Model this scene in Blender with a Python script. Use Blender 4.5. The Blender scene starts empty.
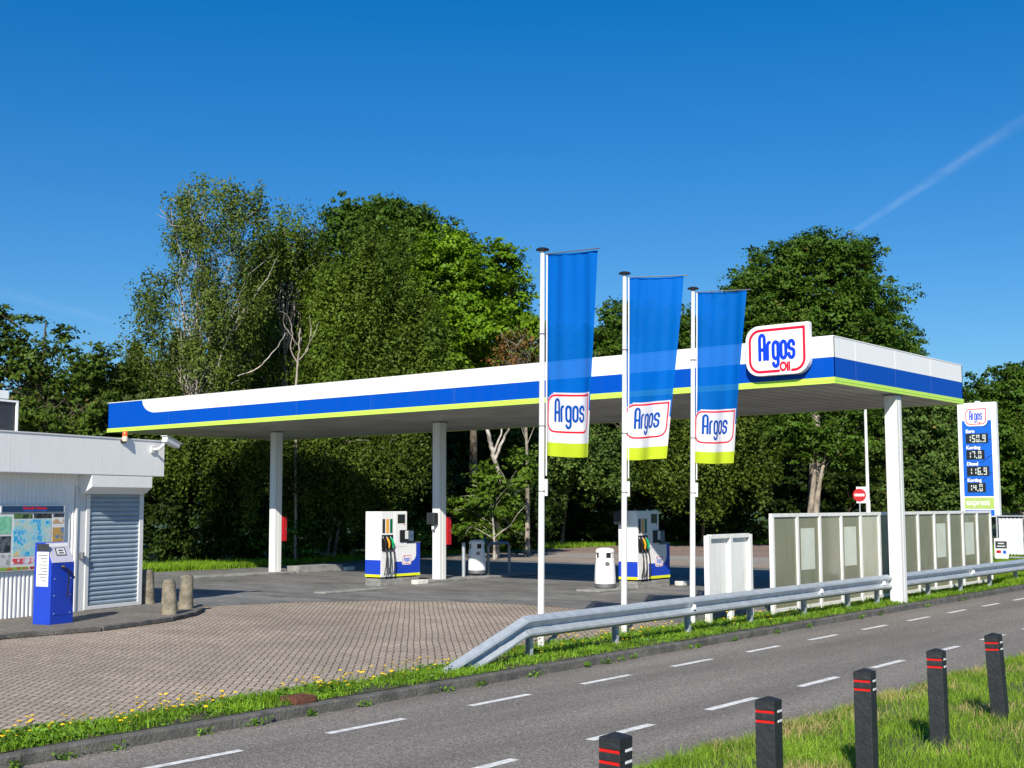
import bpy, bmesh, math, random
import numpy as np
from mathutils import Vector, Matrix
random.seed(7)
RNG = np.random.default_rng(11)
S = bpy.context.scene
COL = S.collection
H = 2.1
F_PX, PITCH, ROLL, YAW = 1273.9, .0954, -.0036, -.6849

# ------------------------------------------------------------------ camera frame
def _frame():
    cy, sy, cp, sp = math.cos(YAW), math.sin(YAW), math.cos(PITCH), math.sin(PITCH)
    F = Vector((sy*cp, cy*cp, sp)); R = Vector((cy, -sy, 0)); U = R.cross(F)
    cr, sr = math.cos(ROLL), math.sin(ROLL)
    return F, R*cr + U*sr, -R*sr + U*cr
CF, CR, CU = _frame()
def at(u, v, D):
    """a bearing (u, v) and a distance D turned into a place in the world"""
    return Vector((0, 0, H)) + CF*D + CR*((u-512)/F_PX*D) - CU*((v-384)/F_PX*D)

# ------------------------------------------------------------------ materials
def mat(name, col, rough=.6, var=.12, vscale=3., col2=None, bump=0., bscale=30., metal=0., spec=.5, fine=0., coat=0., detail=4.):
    m = bpy.data.materials.new(name); m.use_nodes = True
    nt = m.node_tree; N = nt.nodes; L = nt.links; b = N['Principled BSDF']
    b.inputs['Roughness'].default_value = rough; b.inputs['Metallic'].default_value = metal
    b.inputs['Specular IOR Level'].default_value = spec
    b.inputs['Coat Weight'].default_value = coat
    tc = N.new('ShaderNodeTexCoord')
    if var > 0 or col2:
        n = N.new('ShaderNodeTexNoise'); n.inputs['Scale'].default_value = vscale; n.inputs['Detail'].default_value = detail
        L.new(tc.outputs['Object'], n.inputs['Vector'])
        r = N.new('ShaderNodeValToRGB'); c2 = col2 or tuple(c*(1-var*2) for c in col)
        r.color_ramp.elements[0].position = .3; r.color_ramp.elements[1].position = .7
        r.color_ramp.elements[0].color = (*c2, 1); r.color_ramp.elements[1].color = (*col, 1)
        L.new(n.outputs['Fac'], r.inputs['Fac']); L.new(r.outputs['Color'], b.inputs['Base Color'])
        src = r.outputs['Color']
        if fine > 0:
            n2 = N.new('ShaderNodeTexNoise'); n2.inputs['Scale'].default_value = 60; n2.inputs['Detail'].default_value = 6
            L.new(tc.outputs['Object'], n2.inputs['Vector'])
            mr = N.new('ShaderNodeMapRange'); mr.inputs[1].default_value = .3; mr.inputs[2].default_value = .7
            mr.inputs[3].default_value = 1-fine; mr.inputs[4].default_value = 1+fine
            L.new(n2.outputs['Fac'], mr.inputs[0])
            mx = N.new('ShaderNodeVectorMath'); mx.operation = 'SCALE'
            L.new(src, mx.inputs[0]); L.new(mr.outputs[0], mx.inputs['Scale']); L.new(mx.outputs[0], b.inputs['Base Color'])
    else:
        b.inputs['Base Color'].default_value = (*col, 1)
    if bump > 0:
        n3 = N.new('ShaderNodeTexNoise'); n3.inputs['Scale'].default_value = bscale; n3.inputs['Detail'].default_value = 5
        L.new(tc.outputs['Object'], n3.inputs['Vector'])
        bp = N.new('ShaderNodeBump'); bp.inputs['Strength'].default_value = bump; bp.inputs['Distance'].default_value = .02
        L.new(n3.outputs['Fac'], bp.inputs['Height']); L.new(bp.outputs['Normal'], b.inputs['Normal'])
    return m

def dirty_white(name, base=(.8, .8, .79), dirt=(.33, .32, .24), streak=.35, rough=.4):
    """white paint with faint vertical run marks and grime"""
    m = bpy.data.materials.new(name); m.use_nodes = True
    nt = m.node_tree; N = nt.nodes; L = nt.links; b = N['Principled BSDF']; b.inputs['Roughness'].default_value = rough
    tc = N.new('ShaderNodeTexCoord'); mp = N.new('ShaderNodeMapping'); mp.inputs['Scale'].default_value = (6, 6, .5)
    L.new(tc.outputs['Object'], mp.inputs['Vector'])
    n = N.new('ShaderNodeTexNoise'); n.inputs['Scale'].default_value = 2.2; n.inputs['Detail'].default_value = 7; n.inputs['Roughness'].default_value = .65
    L.new(mp.outputs[0], n.inputs['Vector'])
    r = N.new('ShaderNodeMapRange'); r.inputs[1].default_value = .48; r.inputs[2].default_value = .85
    r.inputs[3].default_value = 0; r.inputs[4].default_value = streak
    L.new(n.outputs['Fac'], r.inputs[0])
    mx = N.new('ShaderNodeMix'); mx.data_type = 'RGBA'
    mx.inputs['A'].default_value = (*base, 1); mx.inputs['B'].default_value = (*dirt, 1)
    L.new(r.outputs[0], mx.inputs['Factor']); L.new(mx.outputs['Result'], b.inputs['Base Color'])
    return m

def math_node(N, L, op, a, b=None, c=None):
    n = N.new('ShaderNodeMath'); n.operation = op
    for i, x in enumerate((a, b, c)):
        if x is None: continue
        if hasattr(x, 'links'): L.new(x, n.inputs[i])
        else: n.inputs[i].default_value = x
    return n.outputs[0]

def paver_mat(name, ang, bw, c1, c2, joint, jw=.06, stain=None, stain_amt=0., rough=.8, jstr=1., big=.25):
    """clinker blocks in a herringbone bond: two-cell blocks, cells bw wide"""
    m = bpy.data.materials.new(name); m.use_nodes = True
    nt = m.node_tree; N = nt.nodes; L = nt.links; b = N['Principled BSDF']
    b.inputs['Specular IOR Level'].default_value = .3
    M = lambda op, a, b_=None, c=None: math_node(N, L, op, a, b_, c)
    tc = N.new('ShaderNodeTexCoord'); mp = N.new('ShaderNodeMapping')
    mp.inputs['Rotation'].default_value = (0, 0, ang); mp.inputs['Scale'].default_value = (1/bw, 1/bw, 1)
    # slight unevenness of the laid courses
    nw = N.new('ShaderNodeTexNoise'); nw.inputs['Scale'].default_value = .6; L.new(tc.outputs['Object'], nw.inputs['Vector'])
    va = N.new('ShaderNodeVectorMath'); va.operation = 'MULTIPLY_ADD'; va.inputs[1].default_value = (.06, .06, 0)
    L.new(nw.outputs['Color'], va.inputs[0]); L.new(tc.outputs['Object'], va.inputs[2])
    L.new(va.outputs[0], mp.inputs['Vector'])
    sp = N.new('ShaderNodeSeparateXYZ'); L.new(mp.outputs[0], sp.inputs[0])
    x, y = sp.outputs[0], sp.outputs[1]
    ix, iy = M('FLOOR', x), M('FLOOR', y)
    fx, fy = M('SUBTRACT', x, ix), M('SUBTRACT', y, iy)
    k = M('FLOORED_MODULO', M('SUBTRACT', ix, iy), 4.)
    k0 = M('LESS_THAN', k, .5); k1 = M('COMPARE', k, 1., .5); k2 = M('COMPARE', k, 2., .5); k3 = M('GREATER_THAN', k, 2.5)
    d = M('MINIMUM', M('ADD', fx, k1), M('ADD', M('SUBTRACT', 1., fx), k0))
    d = M('MINIMUM', d, M('ADD', fy, k2))
    d = M('MINIMUM', d, M('ADD', M('SUBTRACT', 1., fy), k3))
    cv = N.new('ShaderNodeCombineXYZ')
    L.new(M('SUBTRACT', ix, k1), cv.inputs[0]); L.new(M('SUBTRACT', iy, k2), cv.inputs[1])
    wn = N.new('ShaderNodeTexWhiteNoise'); L.new(cv.outputs[0], wn.inputs['Vector'])
    mx = N.new('ShaderNodeMix'); mx.data_type = 'RGBA'; mx.inputs['A'].default_value = (*c1, 1); mx.inputs['B'].default_value = (*c2, 1)
    L.new(wn.outputs['Value'], mx.inputs['Factor'])
    n = N.new('ShaderNodeTexNoise'); n.inputs['Scale'].default_value = .35; n.inputs['Detail'].default_value = 8; n.inputs['Roughness'].default_value = .65
    L.new(tc.outputs['Object'], n.inputs['Vector'])
    mr = N.new('ShaderNodeMapRange'); mr.inputs[1].default_value = .3; mr.inputs[2].default_value = .7; mr.inputs[3].default_value = 1-big; mr.inputs[4].default_value = 1+big
    L.new(n.outputs['Fac'], mr.inputs[0])
    nf = N.new('ShaderNodeTexNoise'); nf.inputs['Scale'].default_value = 45; nf.inputs['Detail'].default_value = 4
    L.new(tc.outputs['Object'], nf.inputs['Vector'])
    mf = N.new('ShaderNodeMapRange'); mf.inputs[1].default_value = .3; mf.inputs[2].default_value = .7; mf.inputs[3].default_value = .82; mf.inputs[4].default_value = 1.18
    L.new(nf.outputs['Fac'], mf.inputs[0])
    sc = N.new('ShaderNodeVectorMath'); sc.operation = 'SCALE'; L.new(mx.outputs['Result'], sc.inputs[0]); L.new(M('MULTIPLY', mr.outputs[0], mf.outputs[0]), sc.inputs['Scale'])
    col = sc.outputs[0]
    if stain:
        ns = N.new('ShaderNodeTexNoise'); ns.inputs['Scale'].default_value = 1.1; ns.inputs['Detail'].default_value = 9; ns.inputs['Roughness'].default_value = .7
        ms = N.new('ShaderNodeMapping'); ms.inputs['Scale'].default_value = (.55, 1.6, 1); ms.inputs['Rotation'].default_value = (0, 0, .35)
        L.new(tc.outputs['Object'], ms.inputs['Vector']); L.new(ms.outputs[0], ns.inputs['Vector'])
        rs = N.new('ShaderNodeMapRange'); rs.inputs[1].default_value = .45; rs.inputs[2].default_value = .68; rs.inputs[4].default_value = stain_amt
        L.new(ns.outputs['Fac'], rs.inputs[0])
        m2 = N.new('ShaderNodeMix'); m2.data_type = 'RGBA'; m2.inputs['B'].default_value = (*stain, 1)
        L.new(rs.outputs[0], m2.inputs['Factor']); L.new(col, m2.inputs['A']); col = m2.outputs['Result']
    jm = N.new('ShaderNodeMapRange'); jm.inputs[1].default_value = jw*.5; jm.inputs[2].default_value = jw*1.4; jm.inputs[3].default_value = jstr; jm.inputs[4].default_value = 0
    L.new(d, jm.inputs[0])
    m3 = N.new('ShaderNodeMix'); m3.data_type = 'RGBA'; m3.inputs['B'].default_value = (*joint, 1)
    L.new(jm.outputs[0], m3.inputs['Factor']); L.new(col, m3.inputs['A']); L.new(m3.outputs['Result'], b.inputs['Base Color'])
    b.inputs['Roughness'].default_value = rough
    bp = N.new('ShaderNodeBump'); bp.inputs['Strength'].default_value = .5*jstr; bp.inputs['Distance'].default_value = .008
    L.new(M('MULTIPLY', jm.outputs[0], -1.), bp.inputs['Height']); L.new(bp.outputs['Normal'], b.inputs['Normal'])
    return m

def asphalt_mat():
    m = bpy.data.materials.new('asphalt'); m.use_nodes = True
    nt = m.node_tree; N = nt.nodes; L = nt.links; b = N['Principled BSDF']; b.inputs['Roughness'].default_value = .85; b.inputs['Specular IOR Level'].default_value = .3
    tc = N.new('ShaderNodeTexCoord')
    v = N.new('ShaderNodeTexVoronoi'); v.inputs['Scale'].default_value = 70; L.new(tc.outputs['Object'], v.inputs['Vector'])
    r = N.new('ShaderNodeValToRGB'); e = r.color_ramp.elements
    e[0].position = 0; e[0].color = (.115, .107, .096, 1); e[1].position = 1; e[1].color = (.335, .305, .258, 1)
    e2 = e.new(.55); e2.color = (.19, .172, .150, 1)
    sc = N.new('ShaderNodeSeparateColor'); L.new(v.outputs['Color'], sc.inputs[0]); L.new(sc.outputs[0], r.inputs[0])
    n = N.new('ShaderNodeTexNoise'); n.inputs['Scale'].default_value = .5; n.inputs['Detail'].default_value = 7
    mp = N.new('ShaderNodeMapping'); mp.inputs['Scale'].default_value = (2.5, .25, 1); L.new(tc.outputs['Object'], mp.inputs['Vector']); L.new(mp.outputs[0], n.inputs['Vector'])
    mr = N.new('ShaderNodeMapRange'); mr.inputs[1].default_value = .3; mr.inputs[2].default_value = .7; mr.inputs[3].default_value = .76; mr.inputs[4].default_value = 1.18
    L.new(n.outputs['Fac'], mr.inputs[0])
    s = N.new('ShaderNodeVectorMath'); s.operation = 'SCALE'; L.new(r.outputs[0], s.inputs[0]); L.new(mr.outputs[0], s.inputs['Scale'])
    # reddish worn patches
    n2 = N.new('ShaderNodeTexNoise'); n2.inputs['Scale'].default_value = 1.3; n2.inputs['Detail'].default_value = 8; n2.inputs['Roughness'].default_value = .7; L.new(mp.outputs[0], n2.inputs['Vector'])
    r2 = N.new('ShaderNodeMapRange'); r2.inputs[1].default_value = .52; r2.inputs[2].default_value = .72; r2.inputs[4].default_value = .35; L.new(n2.outputs['Fac'], r2.inputs[0])
    mx = N.new('ShaderNodeMix'); mx.data_type = 'RGBA'; mx.inputs['B'].default_value = (.165, .125, .11, 1)
    L.new(r2.outputs[0], mx.inputs['Factor']); L.new(s.outputs[0], mx.inputs['A']); L.new(mx.outputs['Result'], b.inputs['Base Color'])
    bp = N.new('ShaderNodeBump'); bp.inputs['Strength'].default_value = .6; bp.inputs['Distance'].default_value = .006
    L.new(v.outputs['Distance'], bp.inputs['Height']); L.new(bp.outputs['Normal'], b.inputs['Normal'])
    return m

def leaf_mat(name, c_dark, c_light, accent=None, acc=0., trans=.3, rough=.5, clump=.5):
    m = bpy.data.materials.new(name); m.use_nodes = True
    nt = m.node_tree; N = nt.nodes; L = nt.links; b = N['Principled BSDF']; out = N['Material Output']
    g = N.new('ShaderNodeNewGeometry'); tc = N.new('ShaderNodeTexCoord')
    n = N.new('ShaderNodeTexNoise'); n.inputs['Scale'].default_value = clump; n.inputs['Detail'].default_value = 3
    L.new(tc.outputs['Object'], n.inputs['Vector'])
    f = math_node(N, L, 'MULTIPLY_ADD', n.outputs['Fac'], 1.5, -.5)
    f = math_node(N, L, 'MULTIPLY_ADD', g.outputs['Random Per Island'], .55, f)
    mx = N.new('ShaderNodeMix'); mx.data_type = 'RGBA'; mx.clamp_factor = True
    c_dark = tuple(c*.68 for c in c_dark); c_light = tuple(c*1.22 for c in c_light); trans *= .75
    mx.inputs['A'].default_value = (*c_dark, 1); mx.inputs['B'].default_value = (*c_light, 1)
    L.new(f, mx.inputs['Factor']); c = mx.outputs['Result']
    if accent:
        n2 = N.new('ShaderNodeTexNoise'); n2.inputs['Scale'].default_value = .9; L.new(tc.outputs['Object'], n2.inputs['Vector'])
        q = math_node(N, L, 'ADD', n2.outputs['Fac'], math_node(N, L, 'MULTIPLY', g.outputs['Random Per Island'], .3))
        q = math_node(N, L, 'GREATER_THAN', q, 1.05 - acc*.5)
        m2 = N.new('ShaderNodeMix'); m2.data_type = 'RGBA'; m2.inputs['B'].default_value = (*accent, 1)
        L.new(q, m2.inputs['Factor']); L.new(c, m2.inputs['A']); c = m2.outputs['Result']
    L.new(c, b.inputs['Base Color']); b.inputs['Roughness'].default_value = rough; b.inputs['Specular IOR Level'].default_value = .12
    t = N.new('ShaderNodeBsdfTranslucent'); hs = N.new('ShaderNodeHueSaturation'); hs.inputs['Hue'].default_value = .49; hs.inputs['Value'].default_value = 1.5
    L.new(c, hs.inputs['Color']); L.new(hs.outputs[0], t.inputs['Color'])
    ms = N.new('ShaderNodeMixShader'); ms.inputs[0].default_value = trans
    L.new(b.outputs[0], ms.inputs[1]); L.new(t.outputs[0], ms.inputs[2]); L.new(ms.outputs[0], out.inputs['Surface'])
    return m

def cloth_mat(name, col, transp=.14, transl=.35):
    m = bpy.data.materials.new(name); m.use_nodes = True
    nt = m.node_tree; N = nt.nodes; L = nt.links; b = N['Principled BSDF']; out = N['Material Output']
    b.inputs['Base Color'].default_value = (*col, 1); b.inputs['Roughness'].default_value = .65
    b.inputs['Specular IOR Level'].default_value = .08
    tc = N.new('ShaderNodeTexCoord'); n = N.new('ShaderNodeTexWave'); n.inputs['Scale'].default_value = 160; n.inputs['Distortion'].default_value = 1
    L.new(tc.outputs['Object'], n.inputs['Vector']); bp = N.new('ShaderNodeBump'); bp.inputs['Strength'].default_value = .1; bp.inputs['Distance'].default_value = .001
    L.new(n.outputs['Fac'], bp.inputs['Height']); L.new(bp.outputs[0], b.inputs['Normal'])
    t = N.new('ShaderNodeBsdfTranslucent'); t.inputs['Color'].default_value = (*[min(1, c*1.1) for c in col], 1)
    tr = N.new('ShaderNodeBsdfTransparent'); tr.inputs['Color'].default_value = (*[.10+.9*c for c in col], 1)
    a = N.new('ShaderNodeMixShader'); a.inputs[0].default_value = transl; L.new(b.outputs[0], a.inputs[1]); L.new(t.outputs[0], a.inputs[2])
    c = N.new('ShaderNodeMixShader'); c.inputs[0].default_value = transp; L.new(a.outputs[0], c.inputs[1]); L.new(tr.outputs[0], c.inputs[2])
    L.new(c.outputs[0], out.inputs['Surface'])
    return m

def glass_mat(name, col, alpha, rough=.15):
    m = bpy.data.materials.new(name); m.use_nodes = True
    nt = m.node_tree; N = nt.nodes; L = nt.links; b = N['Principled BSDF']; b.inputs['Roughness'].default_value = rough
    tc = N.new('ShaderNodeTexCoord'); n = N.new('ShaderNodeTexNoise'); n.inputs['Scale'].default_value = 2.5; n.inputs['Detail'].default_value = 8; n.inputs['Roughness'].default_value = .65
    mp = N.new('ShaderNodeMapping'); mp.inputs['Scale'].default_value = (1.5, 1.5, .6); L.new(tc.outputs['Object'], mp.inputs['Vector']); L.new(mp.outputs[0], n.inputs['Vector'])
    r = N.new('ShaderNodeValToRGB'); r.color_ramp.elements[0].position = .35; r.color_ramp.elements[1].position = .75
    r.color_ramp.elements[0].color = (*col, 1); r.color_ramp.elements[1].color = (*[c*.72 for c in col[:2]], col[2]*.6, 1)
    L.new(n.outputs['Fac'], r.inputs[0]); L.new(r.outputs[0], b.inputs['Base Color'])
    mr = N.new('ShaderNodeMapRange'); mr.inputs[1].default_value = .3; mr.inputs[2].default_value = .7; mr.inputs[3].default_value = alpha-.06; mr.inputs[4].default_value = alpha+.08
    L.new(n.outputs['Fac'], mr.inputs[0]); L.new(mr.outputs[0], b.inputs['Alpha'])
    return m

M = {}
M['white'] = dirty_white('white_paint', (.72, .72, .71), (.45, .45, .4), .12)
M['white_dirty'] = dirty_white('weathered_white_paint', (.78, .78, .75), (.30, .30, .18), .55)
M['fascia_white'] = dirty_white('white_fascia', (.85, .85, .84), (.5, .5, .46), .22, .35)
M['blue'] = dirty_white('blue_fascia', (.0, .070, .44), (.02, .085, .36), .5, .45); M['blue'].node_tree.nodes['Principled BSDF'].inputs['Specular IOR Level'].default_value = .12
M['lime'] = dirty_white('lime_trim', (.54, .82, .10), (.28, .42, .06), .35, .4)
M['soffit'] = mat('soffit_sheet', (.58, .57, .51), .5, .18, .7, fine=.05)
M['kiosk_white'] = dirty_white('kiosk_sheet', (.88, .88, .86), (.45, .46, .43), .2, .35)
M['steel'] = mat('galvanised_steel', (.48, .53, .57), .42, .12, 6., metal=.3, fine=.08)
M['dull_steel'] = mat('dull_steel', (.25, .26, .27), .45, .1, 5., metal=.6)
M['black'] = mat('black_rubber', (.012, .012, .013), .55, .1, 20.)
M['charcoal'] = mat('recycled_plastic', (.022, .026, .030), .62, .22, 9., bump=.35, bscale=25., fine=.2)
M['red_refl'] = mat('red_reflector', (.62, .014, .012), .35, .05, 10.)
M['white_refl'] = mat('white_reflector', (.82, .84, .84), .3, .03, 10.)
M['shutter'] = mat('blue_grey_slats', (.34, .435, .52), .3, .08, 3., metal=.1)
M['machine_blue'] = mat('blue_enamel', (.012, .055, .50), .35, .06, 4.)
M['machine_panel'] = mat('pale_lilac_panel', (.58, .56, .66), .35, .03, 5.)
M['paper'] = mat('paper', (.75, .76, .74), .7, .05, 9.)
M['ink'] = mat('dark_print', (.03, .035, .045), .6, .1, 9.)
M['stone'] = mat('aged_concrete', (.28, .245, .18), .9, .2, 7., col2=(.10, .09, .065), bump=.9, bscale=22., fine=.3)
M['kerb'] = mat('kerb_concrete', (.145, .14, .125), .9, .2, 4., col2=(.055, .055, .052), bump=.7, bscale=25., fine=.3)
M['kerb_light'] = mat('pale_kerb_concrete', (.30, .30, .285), .85, .15, 4., col2=(.17, .17, .16), bump=.4, fine=.2)
M['white_stone'] = mat('white_painted_stone', (.72, .71, .66), .8, .15, 8., fine=.1)
M['asphalt'] = asphalt_mat()
M['paint'] = mat('road_paint', (.84, .84, .80), .75, .12, 12., col2=(.5, .5, .47), fine=.16)
M['soil'] = mat('verge_soil', (.045, .062, .018), .95, .2, 3., col2=(.085, .07, .04), bump=.8, fine=.3)
M['grass_sheet'] = mat('grass_ground', (.05, .105, .014), .95, .2, .8, col2=(.028, .06, .01), bump=.6, fine=.4)
M['brick'] = paver_mat('brown_clinkers', math.radians(45+1.5), .098, (.445, .365, .29), (.35, .285, .222), (.060, .052, .034), .09, (.24, .20, .16), .5)
M['grey_block'] = paver_mat('grey_blocks', 0., .11, (.185, .183, .172), (.24, .235, .22), (.075, .075, .07), .06, (.062, .061, .058), .75, .7, .7, .35)
M['far_brown'] = paver_mat('far_brown_blocks', 0., .1, (.30, .215, .175), (.24, .175, .145), (.08, .065, .055), .06, None, 0, .85, .6)
M['pale_strip'] = mat('pale_concrete_strip', (.33, .30, .26), .85, .12, 1., fine=.15)
M['path'] = paver_mat('kiosk_pavement', .3, .15, (.16, .15, .13), (.21, .195, .17), (.06, .055, .045), .05, (.2, .16, .12), .5, .85, .8)
M['orange'] = mat('orange_lens', (.85, .13, .02), .25, .03, 9.)
M['cream'] = mat('cream_plastic', (.72, .66, .50), .4, .05, 9.)
M['lens_dark'] = mat('dark_screen', (.02, .022, .026), .15, .05, 9.)
M['red'] = mat('red_enamel', (.48, .008, .014), .35, .05, 9.)
M['yellow'] = mat('yellow_trim', (.80, .85, .02), .4, .03, 9.)
M['orange_strip'] = mat('orange_strip', (.85, .38, .02), .4, .03, 9.)
M['green_strip'] = mat('green_strip', (.0, .13, .05), .4, .03, 9.)
M['green_grip'] = mat('green_grip', (.0, .42, .16), .4, .03, 9.)
M['logo_blue'] = mat('logo_blue', (.0, .045, .62), .4, .02, 9.)
M['logo_red'] = mat('logo_red', (.72, .0, .03), .4, .02, 9.)
M['sign_white'] = mat('sign_white', (.84, .84, .84), .3, .02, 2.)
M['sign_blue'] = mat('sign_blue', (.012, .13, .62), .3, .04, 2.)
M['sign_line'] = mat('sign_line', (.003, .018, .09), .4, .02, 2.)
M['digit'] = mat('pale_digit', (.62, .68, .62), .4, .03, 9.)
M['pale_lime'] = mat('pale_lime', (.40, .56, .14), .4, .03, 5.)
M['glass'] = glass_mat('dusty_glass', (.30, .305, .225), .8)
M['glass_pale'] = glass_mat('dusty_pale_glass', (.62, .62, .52), .85)
M['poster'] = mat('faded_poster', (.58, .62, .52), .6, .06, 3.)
M['flag_blue'] = cloth_mat('blue_flag_cloth', (.0, .17, .64), .20)
M['flag_white'] = cloth_mat('white_flag_cloth', (.82, .82, .84), .04, .3)
M['flag_lime'] = cloth_mat('lime_flag_cloth', (.58, .72, .035), .05, .3)
M['flag_ink'] = cloth_mat('blue_flag_print', (.0, .07, .38), .03, .15)
M['flag_red'] = cloth_mat('red_flag_print', (.74, .01, .04), .03, .15)
M['banner'] = mat('pale_banner_cloth', (.66, .70, .76), .6, .05, 2.)
M['rust'] = mat('rusty_iron', (.16, .055, .03), .9, .2, 9., col2=(.06, .03, .02), bump=.6, fine=.3)
M['bark'] = mat('brown_bark', (.16, .125, .09), .9, .2, 3., col2=(.05, .04, .03), bump=1., bscale=12., fine=.3)
M['bark_pale'] = mat('pale_mottled_bark', (.46, .41, .33), .85, .3, 2.5, col2=(.13, .105, .08), bump=.8, bscale=10., fine=.25)
M['bark_birch'] = mat('birch_bark', (.60, .55, .48), .8, .3, 3.5, col2=(.12, .10, .09), bump=.5, bscale=10., fine=.2)
M['flower'] = mat('dandelion_yellow', (.90, .58, .005), .6, .1, 30.)
M['stem'] = mat('flower_stem', (.10, .16, .04), .7, .1, 30.)
M['fence_dark'] = mat('dark_green_fence', (.012, .018, .016), .5, .1, 9.)

# ------------------------------------------------------------------ mesh building
class MB:
    def __init__(s): s.v = []; s.f = []; s.m = []
    def add(s, vs, fs, mi=0):
        o = len(s.v); s.v += [tuple(v) for v in vs]; s.f += [tuple(i+o for i in f) for f in fs]; s.m += [mi]*len(fs); return s
    def box(s, x0, x1, y0, y1, z0, z1, mi=0):
        x0, x1 = min(x0, x1), max(x0, x1); y0, y1 = min(y0, y1), max(y0, y1); z0, z1 = min(z0, z1), max(z0, z1)
        return s.add([(x0,y0,z0),(x1,y0,z0),(x1,y1,z0),(x0,y1,z0),(x0,y0,z1),(x1,y0,z1),(x1,y1,z1),(x0,y1,z1)],
                     [(0,3,2,1),(4,5,6,7),(0,1,5,4),(1,2,6,5),(2,3,7,6),(3,0,4,7)], mi)
    def tube(s, pts, rad, n=10, cap=True, mi=0):
        pts = [Vector(p) for p in pts]; rad = rad if isinstance(rad, (list, tuple)) else [rad]*len(pts)
        vs = []; fs = []
        prev = None
        for i, p in enumerate(pts):
            d = (pts[min(i+1, len(pts)-1)] - pts[max(i-1, 0)]).normalized()
            if prev is None:
                a = d.orthogonal().normalized()
            else:
                a = (prev - d*prev.dot(d)).normalized()
            prev = a; b = d.cross(a)
            for k in range(n):
                t = 2*math.pi*k/n; vs.append(p + (a*math.cos(t) + b*math.sin(t))*rad[i])
        for i in range(len(pts)-1):
            for k in range(n):
                k2 = (k+1) % n; fs.append((i*n+k, i*n+k2, (i+1)*n+k2, (i+1)*n+k))
        if cap:
            fs.append(tuple(reversed(range(n)))); o = (len(pts)-1)*n; fs.append(tuple(range(o, o+n)))
        return s.add(vs, fs, mi)
    def lathe(s, prof, n=24, c=(0, 0), mi=0):
        vs = []; fs = []
        for r, z in prof:
            for k in range(n):
                t = 2*math.pi*k/n; vs.append((c[0]+r*math.cos(t), c[1]+r*math.sin(t), z))
        for i in range(len(prof)-1):
            for k in range(n):
                k2 = (k+1) % n; fs.append((i*n+k, i*n+k2, (i+1)*n+k2, (i+1)*n+k))
        fs.append(tuple(reversed(range(n)))); o = (len(prof)-1)*n; fs.append(tuple(range(o, o+n)))
        return s.add(vs, fs, mi)
    def prism(s, poly, fn0, fn1, mi=0):
        """extrude a 2D outline between two mappings to 3D"""
        n = len(poly); vs = [fn0(*p) for p in poly] + [fn1(*p) for p in poly]
        fs = [tuple(range(n)), tuple(reversed(range(n, 2*n)))] + [(i, i+n, (i+1) % n+n, (i+1) % n) for i in range(n)]
        return s.add(vs, fs, mi)
    def build(s, name, m, parent=None, bevel=0., smooth=False, loc=None, fix=True):
        me = bpy.data.meshes.new(name); me.from_pydata(s.v, [], s.f)
        ms = m if isinstance(m, (list, tuple)) else [m]
        for q in ms: me.materials.append(q)
        if len(ms) > 1: me.polygons.foreach_set('material_index', s.m)
        if fix or bevel:
            bm = bmesh.new(); bm.from_mesh(me)
            if fix: bmesh.ops.recalc_face_normals(bm, faces=bm.faces)
            if bevel:
                ed = [e for e in bm.edges if len(e.link_faces) == 2 and e.calc_face_angle(0) > .7]
                bmesh.ops.bevel(bm, geom=ed, offset=bevel, segments=2, affect='EDGES', profile=.5, clamp_overlap=True)
            bm.to_mesh(me); bm.free()
        if smooth:
            me.polygons.foreach_set('use_smooth', [True]*len(me.polygons))
            try: me.set_sharp_from_angle(angle=math.radians(38))
            except Exception: pass
        o = bpy.data.objects.new(name, me); COL.objects.link(o)
        if parent: o.parent = parent
        if loc: o.location = loc
        return o

def tag(o, label=None, cat=None, group=None, kind=None):
    if label: o['label'] = label
    if cat: o['category'] = cat
    if group: o['group'] = group
    if kind: o['kind'] = kind
    return o
def thing(name, loc, rz, label, cat, group=None):
    o = bpy.data.objects.new(name, None); COL.objects.link(o); o.location = loc; o.rotation_euler = (0, 0, rz)
    o.empty_display_size = .3
    return tag(o, label, cat, group)
def kids(o): return [c for c in bpy.data.objects if c.parent == o]
def copy_tree(o, parent=None):
    c = o.copy(); COL.objects.link(c); c.parent = parent
    for ch in kids(o): copy_tree(ch, c)
    return c
def np_mesh(name, V, Fq, m, parent=None, midx=None):
    """V (n,3), Fq (k,j) all faces with the same vertex count"""
    me = bpy.data.meshes.new(name); V = np.asarray(V, np.float32); Fq = np.asarray(Fq, np.int32)
    k, j = Fq.shape
    me.vertices.add(len(V)); me.vertices.foreach_set('co', V.ravel())
    me.loops.add(k*j); me.loops.foreach_set('vertex_index', Fq.ravel())
    me.polygons.add(k); me.polygons.foreach_set('loop_start', np.arange(0, k*j, j, dtype=np.int32)); me.polygons.foreach_set('loop_total', np.full(k, j, np.int32))
    for q in (m if isinstance(m, (list, tuple)) else [m]): me.materials.append(q)
    if midx is not None: me.polygons.foreach_set('material_index', np.asarray(midx, np.int32))
    me.update(calc_edges=True); me.validate()
    o = bpy.data.objects.new(name, me); COL.objects.link(o)
    if parent: o.parent = parent
    return o
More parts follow.
